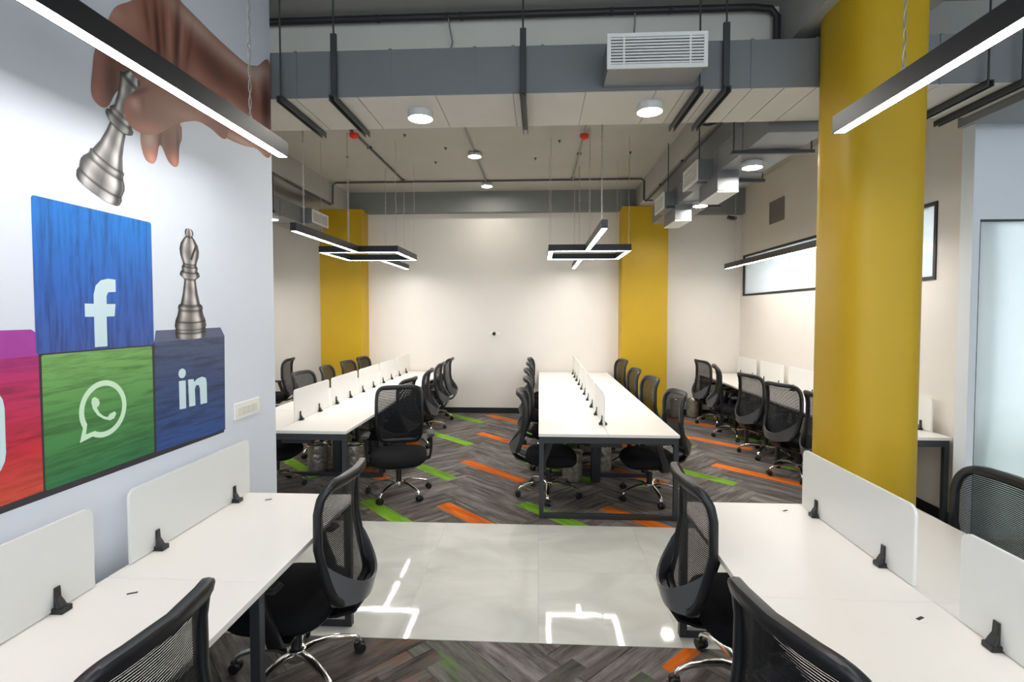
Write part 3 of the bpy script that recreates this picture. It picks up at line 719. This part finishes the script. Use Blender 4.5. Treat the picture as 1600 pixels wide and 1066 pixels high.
BX(-3.582, -3.42, 7.6, 8.2, 3.15, 3.38, 'takeoff_box', M['duct'], ld, bevel=0.002)
grille(ld, (-3.42, 7.6, 3.165), (0, 1, 0), (0, 0, 1), 0.58, 0.2, 8, (1, 0, 0), bars=None)
# wall vent on the right wall
vt = thing('wall_vent', 'dark square louvred vent high on the right wall above the window', 'vent', (RX, 7.78, 3.135))
grille(vt, (0, 0.23, 0), (0, -1, 0), (0, 0, 1), 0.46, 0.33, 9, (-1, 0, 0), bars=None, fr=0.012)
for o in vt.children_recursive:
    o.data.materials.clear(); o.data.materials.append(M['vent']); o.data.materials.append(M['hollow'])

# conduits
def conduit(name, path, r, m, label, cat='pipe', clamps=()):
    t = thing(name, label, cat)
    MB().tube(path, r, 10).build('tube', M[m], t, smooth=50)
    for c_, ax in clamps:
        d = (0.03, 0.06, 0.03) if ax == 'x' else (0.06, 0.03, 0.03)
        MB().box(c_, d).build('clamp', M[m], t, bevel=0.004)
    return t
def arc(c, r, a0, a1, ax, n=5):
    out = []
    for i in range(n + 1):
        a = math.radians(a0 + (a1 - a0) * i / n); p = [r * math.cos(a), r * math.sin(a)]
        out.append((c[0] + p[0], c[1], c[2] + p[1]) if ax == 'xz' else (c[0] + p[0], c[1] + p[1], c[2]))
    return out
conduit('conduit_pipe', [(-3.3, 3.66, 3.885), (-1.0, 3.66, 3.885), (1.45, 3.66, 3.885), (1.58, 3.66, 3.87), (1.62, 3.66, 3.82), (1.62, 3.66, 3.535)], 0.024, 'pipe_black',
        'thick black pipe along the ceiling edge above the cross duct', clamps=[((-1.15, 3.665, 3.887), 'x'), ((-0.65, 3.665, 3.887), 'x'), ((-0.55, 3.665, 3.887), 'x'), ((0.5, 3.665, 3.887), 'x'), ((0.9, 3.665, 3.887), 'x')])
conduit('conduit_pipe', [(-3.34, 8.2, 3.56), (-3.33, 8.2, 3.87), (-3.28, 8.2, 3.90), (1.60, 8.2, 3.90), (1.642, 8.2, 3.87), (1.642, 8.2, 3.61), (1.645, 8.2, 3.575), (1.67, 8.2, 3.565), (1.78, 8.2, 3.565)], 0.014, 'pipe',
        'thin dark conduit crossing the ceiling just in front of the back beam')
conduit('conduit_pipe', [(1.70, 8.3, 3.575), (1.70, 4.7, 3.575)], 0.016, 'pipe', 'dark conduit running along under the right beam', clamps=[((1.70, 7.3, 3.585), 'y'), ((1.70, 6.2, 3.585), 'y')])
conduit('conduit_pipe', [(-3.42, 8.3, 3.58), (-3.42, 4.3, 3.58)], 0.02, 'pipe', 'dark conduit running along under the left beam past the mural wall')
conduit('conduit_pipe', [(-0.85, 4.06, 3.90), (-0.85, 8.5, 3.90)], 0.013, 'pipe_grey', 'grey conduit linking the two ceiling downlights above the aisle', clamps=[((-0.85, 5.4, 3.905), 'y')])
conduit('conduit_pipe', [(-2.16, 4.06, 3.90), (-2.16, 8.12, 3.90)], 0.014, 'pipe', 'conduit on the ceiling above the left bench ending at a junction', clamps=[((-2.16, 6.5, 3.903), 'y'), ((-2.16, 8.1, 3.903), 'y')])
conduit('conduit_pipe', [(0.53, 4.06, 3.90), (0.53, 8.15, 3.90)], 0.014, 'pipe_grey', 'conduit on the ceiling above the centre bench', clamps=[((0.53, 6.9, 3.903), 'y'), ((0.53, 8.1, 3.903), 'y')])
conduit('flexible_cable', [(-0.64, 3.655, 3.87), (-0.63, 3.65, 3.80), (-0.61, 3.645, 3.7), (-0.63, 3.64, 3.62), (-0.66, 3.64, 3.53)], 0.006, 'pipe_grey', 'short loose grey cable dropping to the duct from the black pipe', 'cable')
conduit('flexible_cable', [(0.66, 3.655, 3.87), (0.66, 3.65, 3.80), (0.645, 3.64, 3.65), (0.64, 3.64, 3.53)], 0.006, 'pipe_grey', 'loose grey cable dropping behind the white grille from the black pipe', 'cable')
cc = MB()
for k in range(3):
    cc.tube([(1.52 + (0.15 + 0.01 * k) * math.cos(2 * PI * i / 28), 4.62 + 0.17 * math.sin(2 * PI * i / 28), 3.51 + 0.02 * k + 0.012 * math.sin(3 * 2 * PI * i / 28 + k)) for i in range(28)], 0.011, 8, closed=True)
tag(cc.build('cable_coil', M['pipe_black'], smooth=50), 'coil of black cable tied up under the right beam behind the cross duct', 'cable')
# fire detectors with red caps
for (x, y, lb) in ((-2.16, 5.95, 'red capped fire detector on the ceiling above the left bench'), (0.53, 6.12, 'red capped fire detector on the ceiling above the centre bench')):
    t = thing('fire_detector', lb, 'detector', (x, y, CZ), group='red fire detectors')
    MB().lathe([(0.055, 0), (0.055, -0.02), (0.05, -0.03)], n=20).build('base', M['lamphouse'], t, smooth=40)
    MB().lathe([(0.052, -0.03), (0.055, -0.05), (0.045, -0.075), (0.02, -0.09)], n=20).build('cap', M['red'], t, smooth=50)
# small sensor on the back wall corner
t = thing('wall_sensor', 'small black sensor on a bracket high in the right back corner', 'sensor', (3.32, BY, 3.42))
MB().cyl((0, 0, 0), (0, -0.10, 0), 0.016, n=10).build('bracket', M['pipe_black'], t)
MB().cyl((-0.09, -0.10, 0.02), (0.05, -0.10, -0.005), 0.032, n=12).build('body', M['pipe_black'], t, smooth=40)
# cable outlet on the back wall
t = thing('cable_outlet', 'black cable stub on a pale plate alone on the back wall', 'outlet', (-0.80, BY, 1.425))
MB().lathe([(0.11, 0), (0.11, 0.003), (0.10, 0.006)], n=24).build('plate', M['plate'], t).rotation_euler = (PI / 2, 0, 0)
t.children[0].scale = (1.0, 0.35, 1.0)
MB().tube([(0, -0.005, 0), (0.004, -0.05, 0.004), (0.012, -0.08, 0.035)], [0.030, 0.034, 0.012], 10).build('cable_stub', M['pipe_black'], t, smooth=50)

# ------------------------------------------------------------------ lamps
def linear_lamp(x, y0, y1, zb, label, wires, group=None, wd=0.056, h=0.078, wz=None, lm='lamp'):
    t = thing('linear_pendant_light', label, 'pendant lamp', (x, (y0 + y1) / 2, zb), group=group)
    L = y1 - y0
    b = MB(); b.bb(-wd / 2, wd / 2, -L / 2, L / 2, 0.010, h); b.bb(-wd / 2, -wd / 2 + 0.004, -L / 2, L / 2, 0, 0.010); b.bb(wd / 2 - 0.004, wd / 2, -L / 2, L / 2, 0, 0.010)
    b.bb(-wd / 2 + 0.004, wd / 2 - 0.004, -L / 2, -L / 2 + 0.004, 0, 0.010); b.bb(-wd / 2 + 0.004, wd / 2 - 0.004, L / 2 - 0.004, L / 2, 0, 0.010)
    b.build('housing', M['lampbody'], t)
    MB().bb(-wd / 2 + 0.004, wd / 2 - 0.004, -L / 2 + 0.004, L / 2 - 0.004, 0.001, 0.0099).build('diffuser', M[lm], t)
    for wy in wires:
        d = wy - (y0 + y1) / 2; top = (wz or CZ) - zb
        b = MB(); P = []; Q = []
        for i in range(41):
            z = h + (top - h) * i / 40; a = i * 1.3
            P.append((0.006 * math.cos(a), d + 0.006 * math.sin(a), z)); Q.append((-0.006 * math.cos(a), d - 0.006 * math.sin(a), z))
        b.tube(P, 0.0026, 5).tube(Q, 0.0022, 5)
        for z in (h + 0.02, h + 0.35, h + 0.8): b.lathe([(0.004, z - 0.012), (0.008, z - 0.006), (0.008, z + 0.006), (0.004, z + 0.012)], (0, d, 0), 8)
        b.build('suspension_wire', M['wire'], t, smooth=60)
    return t
def square_lamp(cx, cy, s, zb, label, group):
    t = thing('square_pendant_light', label, 'pendant lamp', (cx, cy, zb), group=group)
    h, wd = 0.08, 0.058; a = s / 2; i = a - wd
    b = MB()
    def frame(o, n_, z0, z1, bb):
        bb.bb(-o, o, -o, -n_, z0, z1).bb(-o, o, n_, o, z0, z1).bb(-o, -n_, -n_, n_, z0, z1).bb(n_, o, -n_, n_, z0, z1)
    frame(a, i, 0.010, h, b); frame(a, a - 0.004, 0, 0.010, b); frame(i + 0.004, i, 0, 0.010, b)
    b.build('housing', M['lampbody'], t)
    b = MB(); frame(a - 0.004, i + 0.004, 0.001, 0.0099, b); b.build('diffuser', M['lamp'], t)
    for sx in (-1, 1):
        for sy in (-1, 1):
            b = MB(); P = []
            for k in range(25): P.append((sx * (a - 0.029) + 0.004 * math.cos(k * 1.5), sy * (a - 0.029) + 0.004 * math.sin(k * 1.5), h + (CZ - zb - h) * k / 24))
            b.tube(P, 0.0028, 5).build('suspension_wire', M['wire'], t, smooth=60)
    return t
GP = 'linear pendants over the benches'
linear_lamp(-1.36, -0.6, 2.69, 2.62, 'black linear pendant lit below, hanging in front of the mural hand', (2.38, 0.6), lm='lamp_near')
linear_lamp(1.38, -0.6, 2.47, 2.62, 'black linear pendant crossing in front of the large yellow column', (2.05, 0.4), lm='lamp_near')
square_lamp(0.617, 6.785, 1.0, 2.55, 'black square frame pendant over the centre bench', 'square frame pendants')
square_lamp(-2.245, 6.785, 1.0, 2.55, 'black square frame pendant over the left bench', 'square frame pendants')
for x, nm in ((0.585, 'centre'), (-2.26, 'left')):
    linear_lamp(x, 4.63, 6.26, 2.55, 'linear pendant over the %s bench on the near side of its square pendant' % nm, (4.85, 6.0), GP)
    linear_lamp(x, 7.31, 8.74, 2.55, 'linear pendant over the %s bench between its square pendant and the back wall' % nm, (7.5, 8.55), GP)
linear_lamp(2.98, 4.75, 8.36, 2.50, 'long black linear pendant beside the window over the right wall bench', (5.2, 8.0))
# out-of-view lamps added to brighten the near area, left bay and frosted glass
linear_lamp(0.0, -2.6, -0.9, 2.62, 'added fill pendant out of view behind the near desks', (-2.4, -1.1), lm='lamp_near')
linear_lamp(-4.75, 4.75, 8.36, 2.50, 'fill pendant added out of view past the mural wall to brighten the left bay', (5.2, 8.0))
linear_lamp(4.2, 4.7, 8.2, 2.9, 'unseen fill pendant added to whiten the frosted glass from behind, nearest the glass', (5.2, 7.9), lm='room_fill')
linear_lamp(5.4, 4.9, 8.2, 2.9, 'unseen fill pendant added in the room behind the frosted glass', (5.2, 7.9), lm='room_fill')
linear_lamp(6.9, 4.9, 8.2, 2.9, 'second unseen fill pendant added in the room behind the frosted glass, by its far wall', (5.2, 7.9), lm='room_fill')
def downlight(x, y, ztop, label, r=0.088, h=0.055):
    t = thing('ceiling_downlight', label, 'downlight', (x, y, ztop), group='round surface downlights')
    MB().lathe([(r * 0.96, 0), (r, -0.004), (r, -h + 0.002), (r * 0.99, -h), (r * 0.945, -h), (r * 0.94, -h + 0.011), (r * 0.3, -h + 0.012)], n=32).build('housing', M['lamphouse'], t, smooth=40)
    MB().lathe([(r * 0.93, -h + 0.010), (r * 0.93, -h + 0.004), (r * 0.5, -h + 0.002)], n=32).build('diffuser', M['disc'], t, smooth=60)
downlight(-0.84, 3.64, DZ0, 'round downlight under the cross duct above the aisle')
downlight(0.755, 3.60, DZ0, 'round downlight under the cross duct near the white grille')
downlight(-0.85, 6.81, CZ - 0.02, 'nearer of two round downlights on the ceiling above the aisle', h=0.04)
downlight(-0.85, 8.40, CZ - 0.02, 'farther of two round downlights on the ceiling, by the back beam', h=0.04)
downlight(1.91, 4.75, 3.15, 'round downlight nearest the camera under the right side duct')
downlight(1.96, 6.40, 3.15, 'round downlight in the middle of the right side duct')
downlight(1.97, 7.75, 3.15, 'round downlight at the far end of the right side duct')
downlight(-3.72, 7.0, 3.15, 'round downlight under the left duct past the mural wall')

# ------------------------------------------------------------------ workstation benches
def rr2(x0, x1, y0, y1, r, n=4): return rrect(x0, x1, y0, y1, r, n)
def screen(parent, x, y0, y1, z0=0.757, z1=1.062, t=0.012, clips=(0.14, 0.3), side=(-1, 1), foot=0.075):
    r = 0.035
    poly = [(y0, z0), (y1, z0)] + [(y1 - r + r * math.cos(math.radians(a)), z1 - r + r * math.sin(math.radians(a))) for a in range(0, 91, 15)] + [(y0 + r + r * math.cos(math.radians(a)), z1 - r + r * math.sin(math.radians(a))) for a in range(90, 181, 15)]
    s = MB().prism(poly, lambda a, b, h: (x + h, a, b), -t / 2, t / 2).build('desk_screen', M['screen'], parent)
    for cy in (y0 + clips[0], y1 - clips[1]):
        b = MB()
        if len(side) == 2: b.box((x, cy, 0.760), (foot, 0.040, 0.018))
        else: b.box((x + side[0] * foot / 4, cy, 0.760), (foot * 0.8, 0.042, 0.020))
        for sd in side:
            b.bar([(x + sd * 0.022, cy, 0.765), (x + sd * 0.016, cy, 0.782), (x + sd * 0.0105, cy, 0.80), (x + sd * 0.0095, cy, 0.838)], (0, 1, 0), [0.038, 0.034, 0.026, 0.024], [0.022, 0.016, 0.009, 0.007])
        b.build('screen_clip', M['clip'], s, bevel=0.0015)
    return s
def bench(name, label, x0, x1, y0, y1, units, split, group, frames, under=True, grom=None, legx=None, inner=(), ix=None):
    t = thing(name, label, 'desk', (0, 0, 0), group=group)
    L = (y1 - y0) / units; xs = [x0, split, x1] if split else [x0, x1]
    for k in range(units):
        a, b_ = y0 + k * L, y0 + (k + 1) * L
        for q in range(len(xs) - 1):
            g = 0.0012
            d = MB().bb(xs[q] + (g if q else 0), xs[q + 1] - (g if q < len(xs) - 2 else 0), a + g, b_ - g, 0.724, 0.75).build('tabletop', M['desk'], t, bevel=0.002)
            if grom:
                gx = grom[q]; gy = b_ - 0.11
                m_ = MB().lathe([(0.026, 0.7505), (0.026, 0.7512), (0.024, 0.7515)], (gx, gy, 0), 20)
                m_.box((gx + 0.004, gy, 0.7517), (0.034, 0.011, 0.0008), 1, Matrix.Rotation(0.5, 3, 'Z'))
                m_.build('cable_grommet', [M['desk'], M['slot']], d)
    lx0, lx1 = legx or (x0 + 0.025, x1 - 0.025)
    for fy in list(frames) + list(inner):
        px = ix if fy in inner else (lx0, lx1)
        f = MB().bb(lx0 - 0.02, lx1 + 0.02, fy - 0.02, fy + 0.02, 0.664, 0.722).build('leg_frame', M['steel'], t, bevel=0.002)
        for lx in px: MB().bb(lx - 0.02, lx + 0.02, fy - 0.02, fy + 0.02, 0.0, 0.664).build('leg', M['steel'], f, bevel=0.002)
        MB().bb(px[0] + 0.02, px[1] - 0.02, fy - 0.02, fy + 0.02, 0.0, 0.042).build('floor_bar', M['steel'], f, bevel=0.002)
    for lx in (lx0 + 0.06, lx1 - 0.06):
        MB().bb(lx - 0.015, lx + 0.015, frames[0] + 0.02, frames[-1] - 0.02, 0.675, 0.72).build('side_rail', M['steel'], t)
    return t
GB = 'white workstation benches'
CYc = [4.68 + 0.886 * i for i in range(5)]
cb = bench('workstation_bench', 'long white double-sided bench standing in the middle of the room', 0.0, 1.205, 4.40, 9.08, 5, 0.60, GB, [4.44, 5.61, 9.04], inner=(6.47, 7.38, 8.22), ix=(0.50, 0.68))
for y in CYc: screen(cb, 0.60, y, y + 0.83, clips=(0.11, 0.27))
lb = bench('workstation_bench', 'long white double-sided bench partly hidden behind the mural wall', -2.92, -1.70, 4.40, 9.08, 5, -2.33, GB, [4.44, 5.48, 9.04], inner=(6.36, 7.28, 8.16), ix=(-2.31, -2.13))
for y in CYc: screen(lb, -2.33, y + 0.06, y + 0.87, clips=(0.11, 0.27))
for bb_, x, y in ((cb, 0.60, 5.40), (lb, -2.22, 5.52)):
    MB().bb(x - 0.045, x + 0.045, y - 0.05, y + 0.05, 0.02, 0.72).build('cable_riser', M['clip'], bb_, bevel=0.004)
    MB().bb(x - 0.14, x + 0.14, 4.55, 8.9, 0.60, 0.66).build('cable_tray', M['clip'], bb_)
rb = bench('workstation_bench', 'single-sided white bench along the right wall beyond the large yellow column', 2.79, 3.46, 4.44, 9.05, 5, None, GB, [4.48, 6.14, 7.05, 8.0, 9.02])
for y in (4.62, 5.52, 6.44, 7.34, 8.24): screen(rb, 3.425, y, y + 0.74, clips=(0.12, 0.14), side=(-1,))
nl = bench('workstation_desk', 'near white desk run against the mural wall', -1.70, -1.045, -0.02, 2.86, 3, None, 'near white desk runs', [0.74, 1.885, 2.832], grom=[-1.51], legx=(-1.67, -1.085))
for a, b_ in ((1.995, 2.865), (0.935, 1.822), (-0.05, 0.80)): screen(nl, -1.685, a, b_, clips=(0.145, 0.155), side=(1,), foot=0.07)
nr = bench('workstation_desk', 'near white double-sided desk run with frosted screens before the large yellow column', 0.775, 2.02, -0.02, 2.845, 3, 1.425, 'near white desk runs', [0.74, 1.885, 2.832], grom=[1.295, 1.56])
for a, b_ in ((1.985, 2.805), (0.93, 1.772), (0.0, 0.80)): screen(nr, 1.425, a, b_, clips=(0.165, 0.145))

# ------------------------------------------------------------------ office chairs (facing local +x)
def interp(tab, z):
    return float(np.interp(z, [a for a, _ in tab], [b for _, b in tab]))
PX = [(0.43, -0.268), (0.48, -0.265), (0.55, -0.248), (0.65, -0.224), (0.78, -0.205), (0.88, -0.207), (0.96, -0.220), (1.0, -0.238), (1.05, -0.270)]
HW = [(0.43, 0.218), (0.55, 0.238), (0.70, 0.250), (0.85, 0.250), (0.97, 0.244), (1.07, 0.236)]
def back_pt(y, z, off=0.0): return Vector((interp(PX, z) - 0.055 * (1 - (y / 0.25) ** 2) + off, y, z))
ZC, ZH = 0.742, 0.298
def loop_pt(a, inset=0.0):
    c_, s_ = math.cos(a), math.sin(a); e = 0.24
    z = ZC + (ZH - inset) * math.copysign(abs(s_) ** e, s_)
    y = (interp(HW, z) - inset) * math.copysign(abs(c_) ** e, c_)
    return y, z
def yext(z, inset):
    s_ = min(1.0, abs(z - ZC) / (ZH - inset)); return (interp(HW, z) - inset) * (1 - s_ ** (2 / 0.24)) ** 0.12 if s_ < 1 else 0
def make_chair():
    root = thing('office_chair', 'chair', 'chair', group='black mesh office chairs')
    # seat
    def outline(sc, z, drop):
        r = []
        for i in range(36):
            a = 2 * PI * i / 36; c_, s_ = math.cos(a), math.sin(a); e = 0.62
            x = 0.025 + 0.250 * sc * math.copysign(abs(c_) ** e, c_); y = 0.272 * sc * math.copysign(abs(s_) ** e, s_)
            d = max(0, (x - 0.10) / 0.17); d2 = max(0, (-x - 0.08) / 0.15)
            r.append((x, y, z - 0.05 - drop * 0.035 * d * d + drop * 0.01 * d2 * d2 - 0.012 * drop * (1 - min(1, abs(y) / 0.26)) * (1 if drop > 0.9 else 0)))
        return r
    MB().loft([outline(0.88, 0.405, 0.6), outline(0.97, 0.412, 0.6), outline(1.0, 0.432, 0.75), outline(1.0, 0.455, 0.9), outline(0.965, 0.480, 1), outline(0.88, 0.495, 1), outline(0.6, 0.500, 1), outline(0.25, 0.500, 1)]).build('seat', M['seat'], root, smooth=60)
    MB().loft([outline(0.70, 0.375, 0.2), outline(0.90, 0.390, 0.6), outline(0.95, 0.405, 0.6)]).build('seat_shell', M['plastic'], root, smooth=50)
    # back frame: a rounded loop with a flattened section
    b = MB(); rings = []; n_ = 72
    A = [2 * PI * i / n_ for i in range(n_)]
    cen = []
    for a in A:
        y, z = loop_pt(a, 0.018); cen.append(back_pt(y, z))
    for i, a in enumerate(A):
        t = (cen[(i + 1) % n_] - cen[i - 1]).normalized()
        nn = Vector((1, 0, 0)); nn = (nn - t * nn.dot(t)).normalized(); pl = t.cross(nn)
        s_ = math.sin(a)
        wid = 0.017 + (0.007 * max(0, s_) ** 3 + 0.008 * max(0, -s_) ** 3); th = 0.020
        sec = []
        for k in range(10):
            q = 2 * PI * k / 10; cq, sq = math.cos(q), math.sin(q)
            sec.append(cen[i] + pl * (wid * math.copysign(abs(cq) ** 0.6, cq)) + nn * (th * math.copysign(abs(sq) ** 0.6, sq)))
        rings.append(sec)
    b.loft(rings, closed=True); b.build('back_frame', M['plastic'], root, smooth=50)
    # woven mesh: horizontal ribbons across the frame
    b = MB(); z = ZC - ZH + 0.03
    while z < ZC + ZH - 0.03:
        ye = max(0.02, yext(z + 0.002, 0.02)); vs = []
        for k in range(9):
            y = -ye + 2 * ye * k / 8
            vs.append(back_pt(y, z)); vs.append(back_pt(y, z + 0.0067))
        b.add(vs, [(2 * k, 2 * k + 2, 2 * k + 3, 2 * k + 1) for k in range(8)]); z += 0.0084
    b.build('back_mesh', M['mesh'], root)
    # lumbar scoop bulging behind the lower back
    def scoop(u, v, off):
        # u across -1..1, v 0 top..1 bottom
        g = 1 - u * u
        z = (0.735 - 0.175 * g ** 0.8) * (1 - v) + (0.515 - 0.045 * g) * v
        y = u * (0.238 * (1 - v) + 0.205 * v)
        x = interp(PX, z) - 0.010 - 0.132 * g ** 0.75 * (1 - 0.35 * v) + off
        return (x, y, z - 0.05)
    b = MB(); nu, nv = 18, 6
    for off, fl in ((0.0, 0), (-0.012, 1)):
        vs = [scoop(-1 + 2 * i / nu, j / nv, off) for i in range(nu + 1) for j in range(nv + 1)]
        b.add(vs, [(i * (nv + 1) + j, (i + 1) * (nv + 1) + j, (i + 1) * (nv + 1) + j + 1, i * (nv + 1) + j + 1) for i in range(nu) for j in range(nv)])
    o_ = (nu + 1) * (nv + 1)
    for j0 in (0, nv):
        for i in range(nu):
            a, c = i * (nv + 1) + j0, (i + 1) * (nv + 1) + j0; b.f.append((a, c, c + o_, a + o_)); b.m.append(0)
    b.build('lumbar_frame', M['plastic2'], root, smooth=60)
    # bracket from the back under the seat, with its opening
    b = MB()
    b.bar([(-0.365, 0, 0.48), (-0.335, 0, 0.45), (-0.26, 0, 0.41), (-0.16, 0, 0.365), (-0.02, 0, 0.335)], (0, 1, 0), [0.13, 0.14, 0.13, 0.12, 0.12], 0.022)
    b.bar([(-0.360, 0, 0.49), (-0.352, 0, 0.42), (-0.315, 0, 0.365), (-0.23, 0, 0.335), (-0.05, 0, 0.315)], (0, 1, 0), [0.13, 0.13, 0.13, 0.12, 0.11], 0.022)
    b.build('back_bracket', M['plastic'], root, smooth=40)
    tm = MB().box((-0.01, 0, 0.304), (0.21, 0.15, 0.05)).build('tilt_mechanism', M['plastic'], root, bevel=0.012)
    b = MB(); b.tube([(0.03, -0.07, 0.304), (0.03, -0.20, 0.304), (0.035, -0.25, 0.297)], 0.006, 8); b.box((0.037, -0.27, 0.295), (0.025, 0.06, 0.012)); b.build('tilt_lever', M['plastic'], tm)
    for s_ in (-1, 1):
        b = MB()
        b.bar([(-0.06, s_ * 0.12, 0.322), (-0.06, s_ * 0.26, 0.322), (-0.055, s_ * 0.304, 0.345), (-0.04, s_ * 0.316, 0.42), (-0.005, s_ * 0.318, 0.51), (0.02, s_ * 0.316, 0.595)], (1, 0, 0), [0.07, 0.075, 0.075, 0.06, 0.052, 0.06], [0.02, 0.022, 0.026, 0.026, 0.026, 0.026])
        ar = b.build('armrest', M['plastic'], root, smooth=40)
        MB().box((0.035, s_ * 0.314, 0.608), (0.245, 0.080, 0.030)).build('arm_pad', M['pad'], ar, bevel=0.012, seg=2)
    b = MB(); b.cyl((0, 0, 0.125), (0, 0, 0.245), 0.027, n=18); b.cyl((0, 0, 0.245), (0, 0, 0.255), 0.022, n=18); b.cyl((0, 0, 0.255), (0, 0, 0.285), 0.015, n=14, m=1)
    b.build('gas_column', [M['plastic'], M['chrome']], root, smooth=40)
    base = MB().lathe([(0.030, 0.075), (0.046, 0.082), (0.050, 0.105), (0.044, 0.135), (0.034, 0.142)], n=24).build('star_base', M['chrome'], root, smooth=40)
    lm = cmh = None
    for k in range(5):
        a = 2 * PI * k / 5
        if lm is None:
            b = MB(); b.bar([(0.035, 0, 0.112), (0.09, 0, 0.128), (0.16, 0, 0.126), (0.235, 0, 0.110), (0.285, 0, 0.092), (0.305, 0, 0.078), (0.312, 0, 0.064)], (0, 1, 0), [0.050, 0.040, 0.034, 0.029, 0.027, 0.027, 0.024], [0.036, 0.026, 0.022, 0.020, 0.020, 0.018, 0.012])
            lg = b.build('base_leg', M['chrome'], base, smooth=45); lm = lg.data
            b = MB(); b.cyl((0.312, 0, 0.045), (0.312, 0, 0.074), 0.006, n=8)
            for sy in (-1, 1): b.cyl((0.312, sy * 0.006, 0.0275), (0.312, sy * 0.027, 0.0275), 0.0275, 0.025, n=18)
            b.box((0.312, 0, 0.040), (0.045, 0.014, 0.030))
            ct = b.build('caster', M['caster'], base, smooth=35); cmh = ct.data
        else:
            lg = link('base_leg', lm, base); ct = link('caster', cmh, base)
        lg.rotation_euler = ct.rotation_euler = (0, 0, a)
    return root
proto = make_chair(); first = [True]
def chair(x, y, head, label, spin=None):
    o = proto if first[0] else copy_tree(proto)
    first[0] = False
    o.location = (x, y, 0.0012); o.rotation_euler = (0, 0, math.radians(head)); o['label'] = label
    for ch in o.children:
        if ch.name.split('.')[0] == 'star_base': ch.rotation_euler = (0, 0, math.radians(spin if spin is not None else random.uniform(0, 72)))
    return o
# near desks
chair(-1.195, 2.42, 180, 'office chair tucked under the far end of the near desk at the mural wall', 0)
chair(-1.215, 1.20, 180, 'office chair showing only its mesh back at the near desk by the mural wall', 20)
chair(0.965, 2.43, 0, 'office chair tucked under the far end of the near double desk, beside the marble aisle', 36)
chair(0.875, 1.365, 16, 'office chair with striped mesh back closest to the camera at the near double desk', 10)
chair(1.88, 2.44, 180, 'office chair across the near double desk, before the frosted glass', 0)
# centre bench
ORD = ['first', 'second', 'third', 'fourth', 'fifth']
for i, (x, y, h) in enumerate(((0.10, 5.02, -3), (0.14, 6.02, 2), (0.12, 6.92, 0), (0.13, 7.83, 3), (0.13, 8.62, -2))):
    chair(x, y, h, '%s office chair from the aisle end along the aisle side of the centre bench' % ORD[i], [54, 10, 30, 50, 20][i])
for i, (x, y, h) in enumerate(((1.08, 5.0, 186), (1.07, 6.06, 188), (1.05, 7.0, 184), (1.10, 8.35, 190))):
    chair(x, y, h, '%s office chair from the aisle end along the right wall side of the centre bench' % ORD[i], [20, 32, 0, 60][i])
# left bench
chair(-1.38, 4.95, 283, 'office chair facing the camera at the open corner of the left bench', 40)
for i, (x, y, h) in enumerate(((-1.77, 5.92, 172), (-1.74, 6.80, 184), (-1.76, 7.75, 180), (-1.76, 8.55, 178))):
    chair(x, y, h, '%s office chair behind the camera-facing one along the aisle side of the left bench' % ORD[i], [30, 5, 50, 25][i])
for i, (x, y, h) in enumerate(((-2.74, 5.08, 0), (-2.80, 6.42, -8), (-2.78, 7.17, 4), (-2.77, 7.92, -4), (-2.78, 8.66, -4))):
    chair(x, y, h, '%s office chair from the aisle end on the far side of the left bench' % ORD[i], [15, 45, 20, 0, 33][i])
chair(-4.45, 8.35, 188, 'office chair facing away past the mural wall edge, left of the left bench', 12)
# right bench
for i, (x, y, h) in enumerate(((2.90, 4.98, 4), (2.86, 5.74, 20), (2.87, 6.57, 14), (2.84, 7.53, -14), (2.88, 8.44, 10))):
    chair(x, y, h, '%s office chair from the yellow column along the right wall bench' % ORD[i], [40, 15, 0, 54, 30][i])

# ------------------------------------------------------------------ waste bins wrapped in film
def make_bin():
    t = thing('waste_bin', 'bin', 'bin', group='wrapped steel waste bins')
    b = MB(); r, h = 0.108, 0.315; outer = []; n_ = 40
    for rr, z in ((r * 0.9, 0.002), (r * 0.97, 0.012), (r, 0.05), (r * 1.01, 0.15), (r * 1.0, 0.25), (r * 1.03, h - 0.012), (r * 1.0, h), (r * 0.93, h - 0.004), (r * 0.90, h - 0.03), (r * 0.86, 0.03)):
        outer.append([((rr + 0.0035 * math.sin(7 * 2 * PI * i / n_ + z * 40) * (0.3 < z * 5)) * math.cos(2 * PI * i / n_), (rr + 0.0035 * math.sin(7 * 2 * PI * i / n_ + z * 40) * (0.3 < z * 5)) * math.sin(2 * PI * i / n_), z) for i in range(n_)])
    b.loft(outer); b.build('bin_body', M['bin'], t, smooth=60)
    MB().tube([((r * 1.03) * math.cos(2 * PI * i / 32), (r * 1.03) * math.sin(2 * PI * i / 32), h - 0.006) for i in range(32)], 0.006, 8, closed=True).build('rim', M['chrome'], t, smooth=60)
    return t
bp = make_bin(); fb_ = True
for x, y, lb_ in ((-2.50, 5.62, 'wrapped steel bin under the left bench on the mural side of its cable riser'), (-2.36, 5.95, 'wrapped steel bin under the left bench, standing behind two others'), (-2.07, 5.64, 'wrapped steel bin under the left bench by its corner leg'),
                  (0.71, 5.75, 'wrapped steel bin under the centre bench close beside its cable riser'), (0.36, 5.47, 'wrapped steel bin under the centre bench behind the first aisle side seat'),
                  (2.66, 8.965, 'wrapped steel bin on the floor at the far end of the right wall bench'), (2.395, 8.97, 'wrapped steel bin against the back wall beside the yellow column')):
    o = bp if fb_ else copy_tree(bp); fb_ = False
    o.location = (x, y, 0.0012); o['label'] = lb_; o.rotation_euler = (0, 0, random.uniform(0, 6))
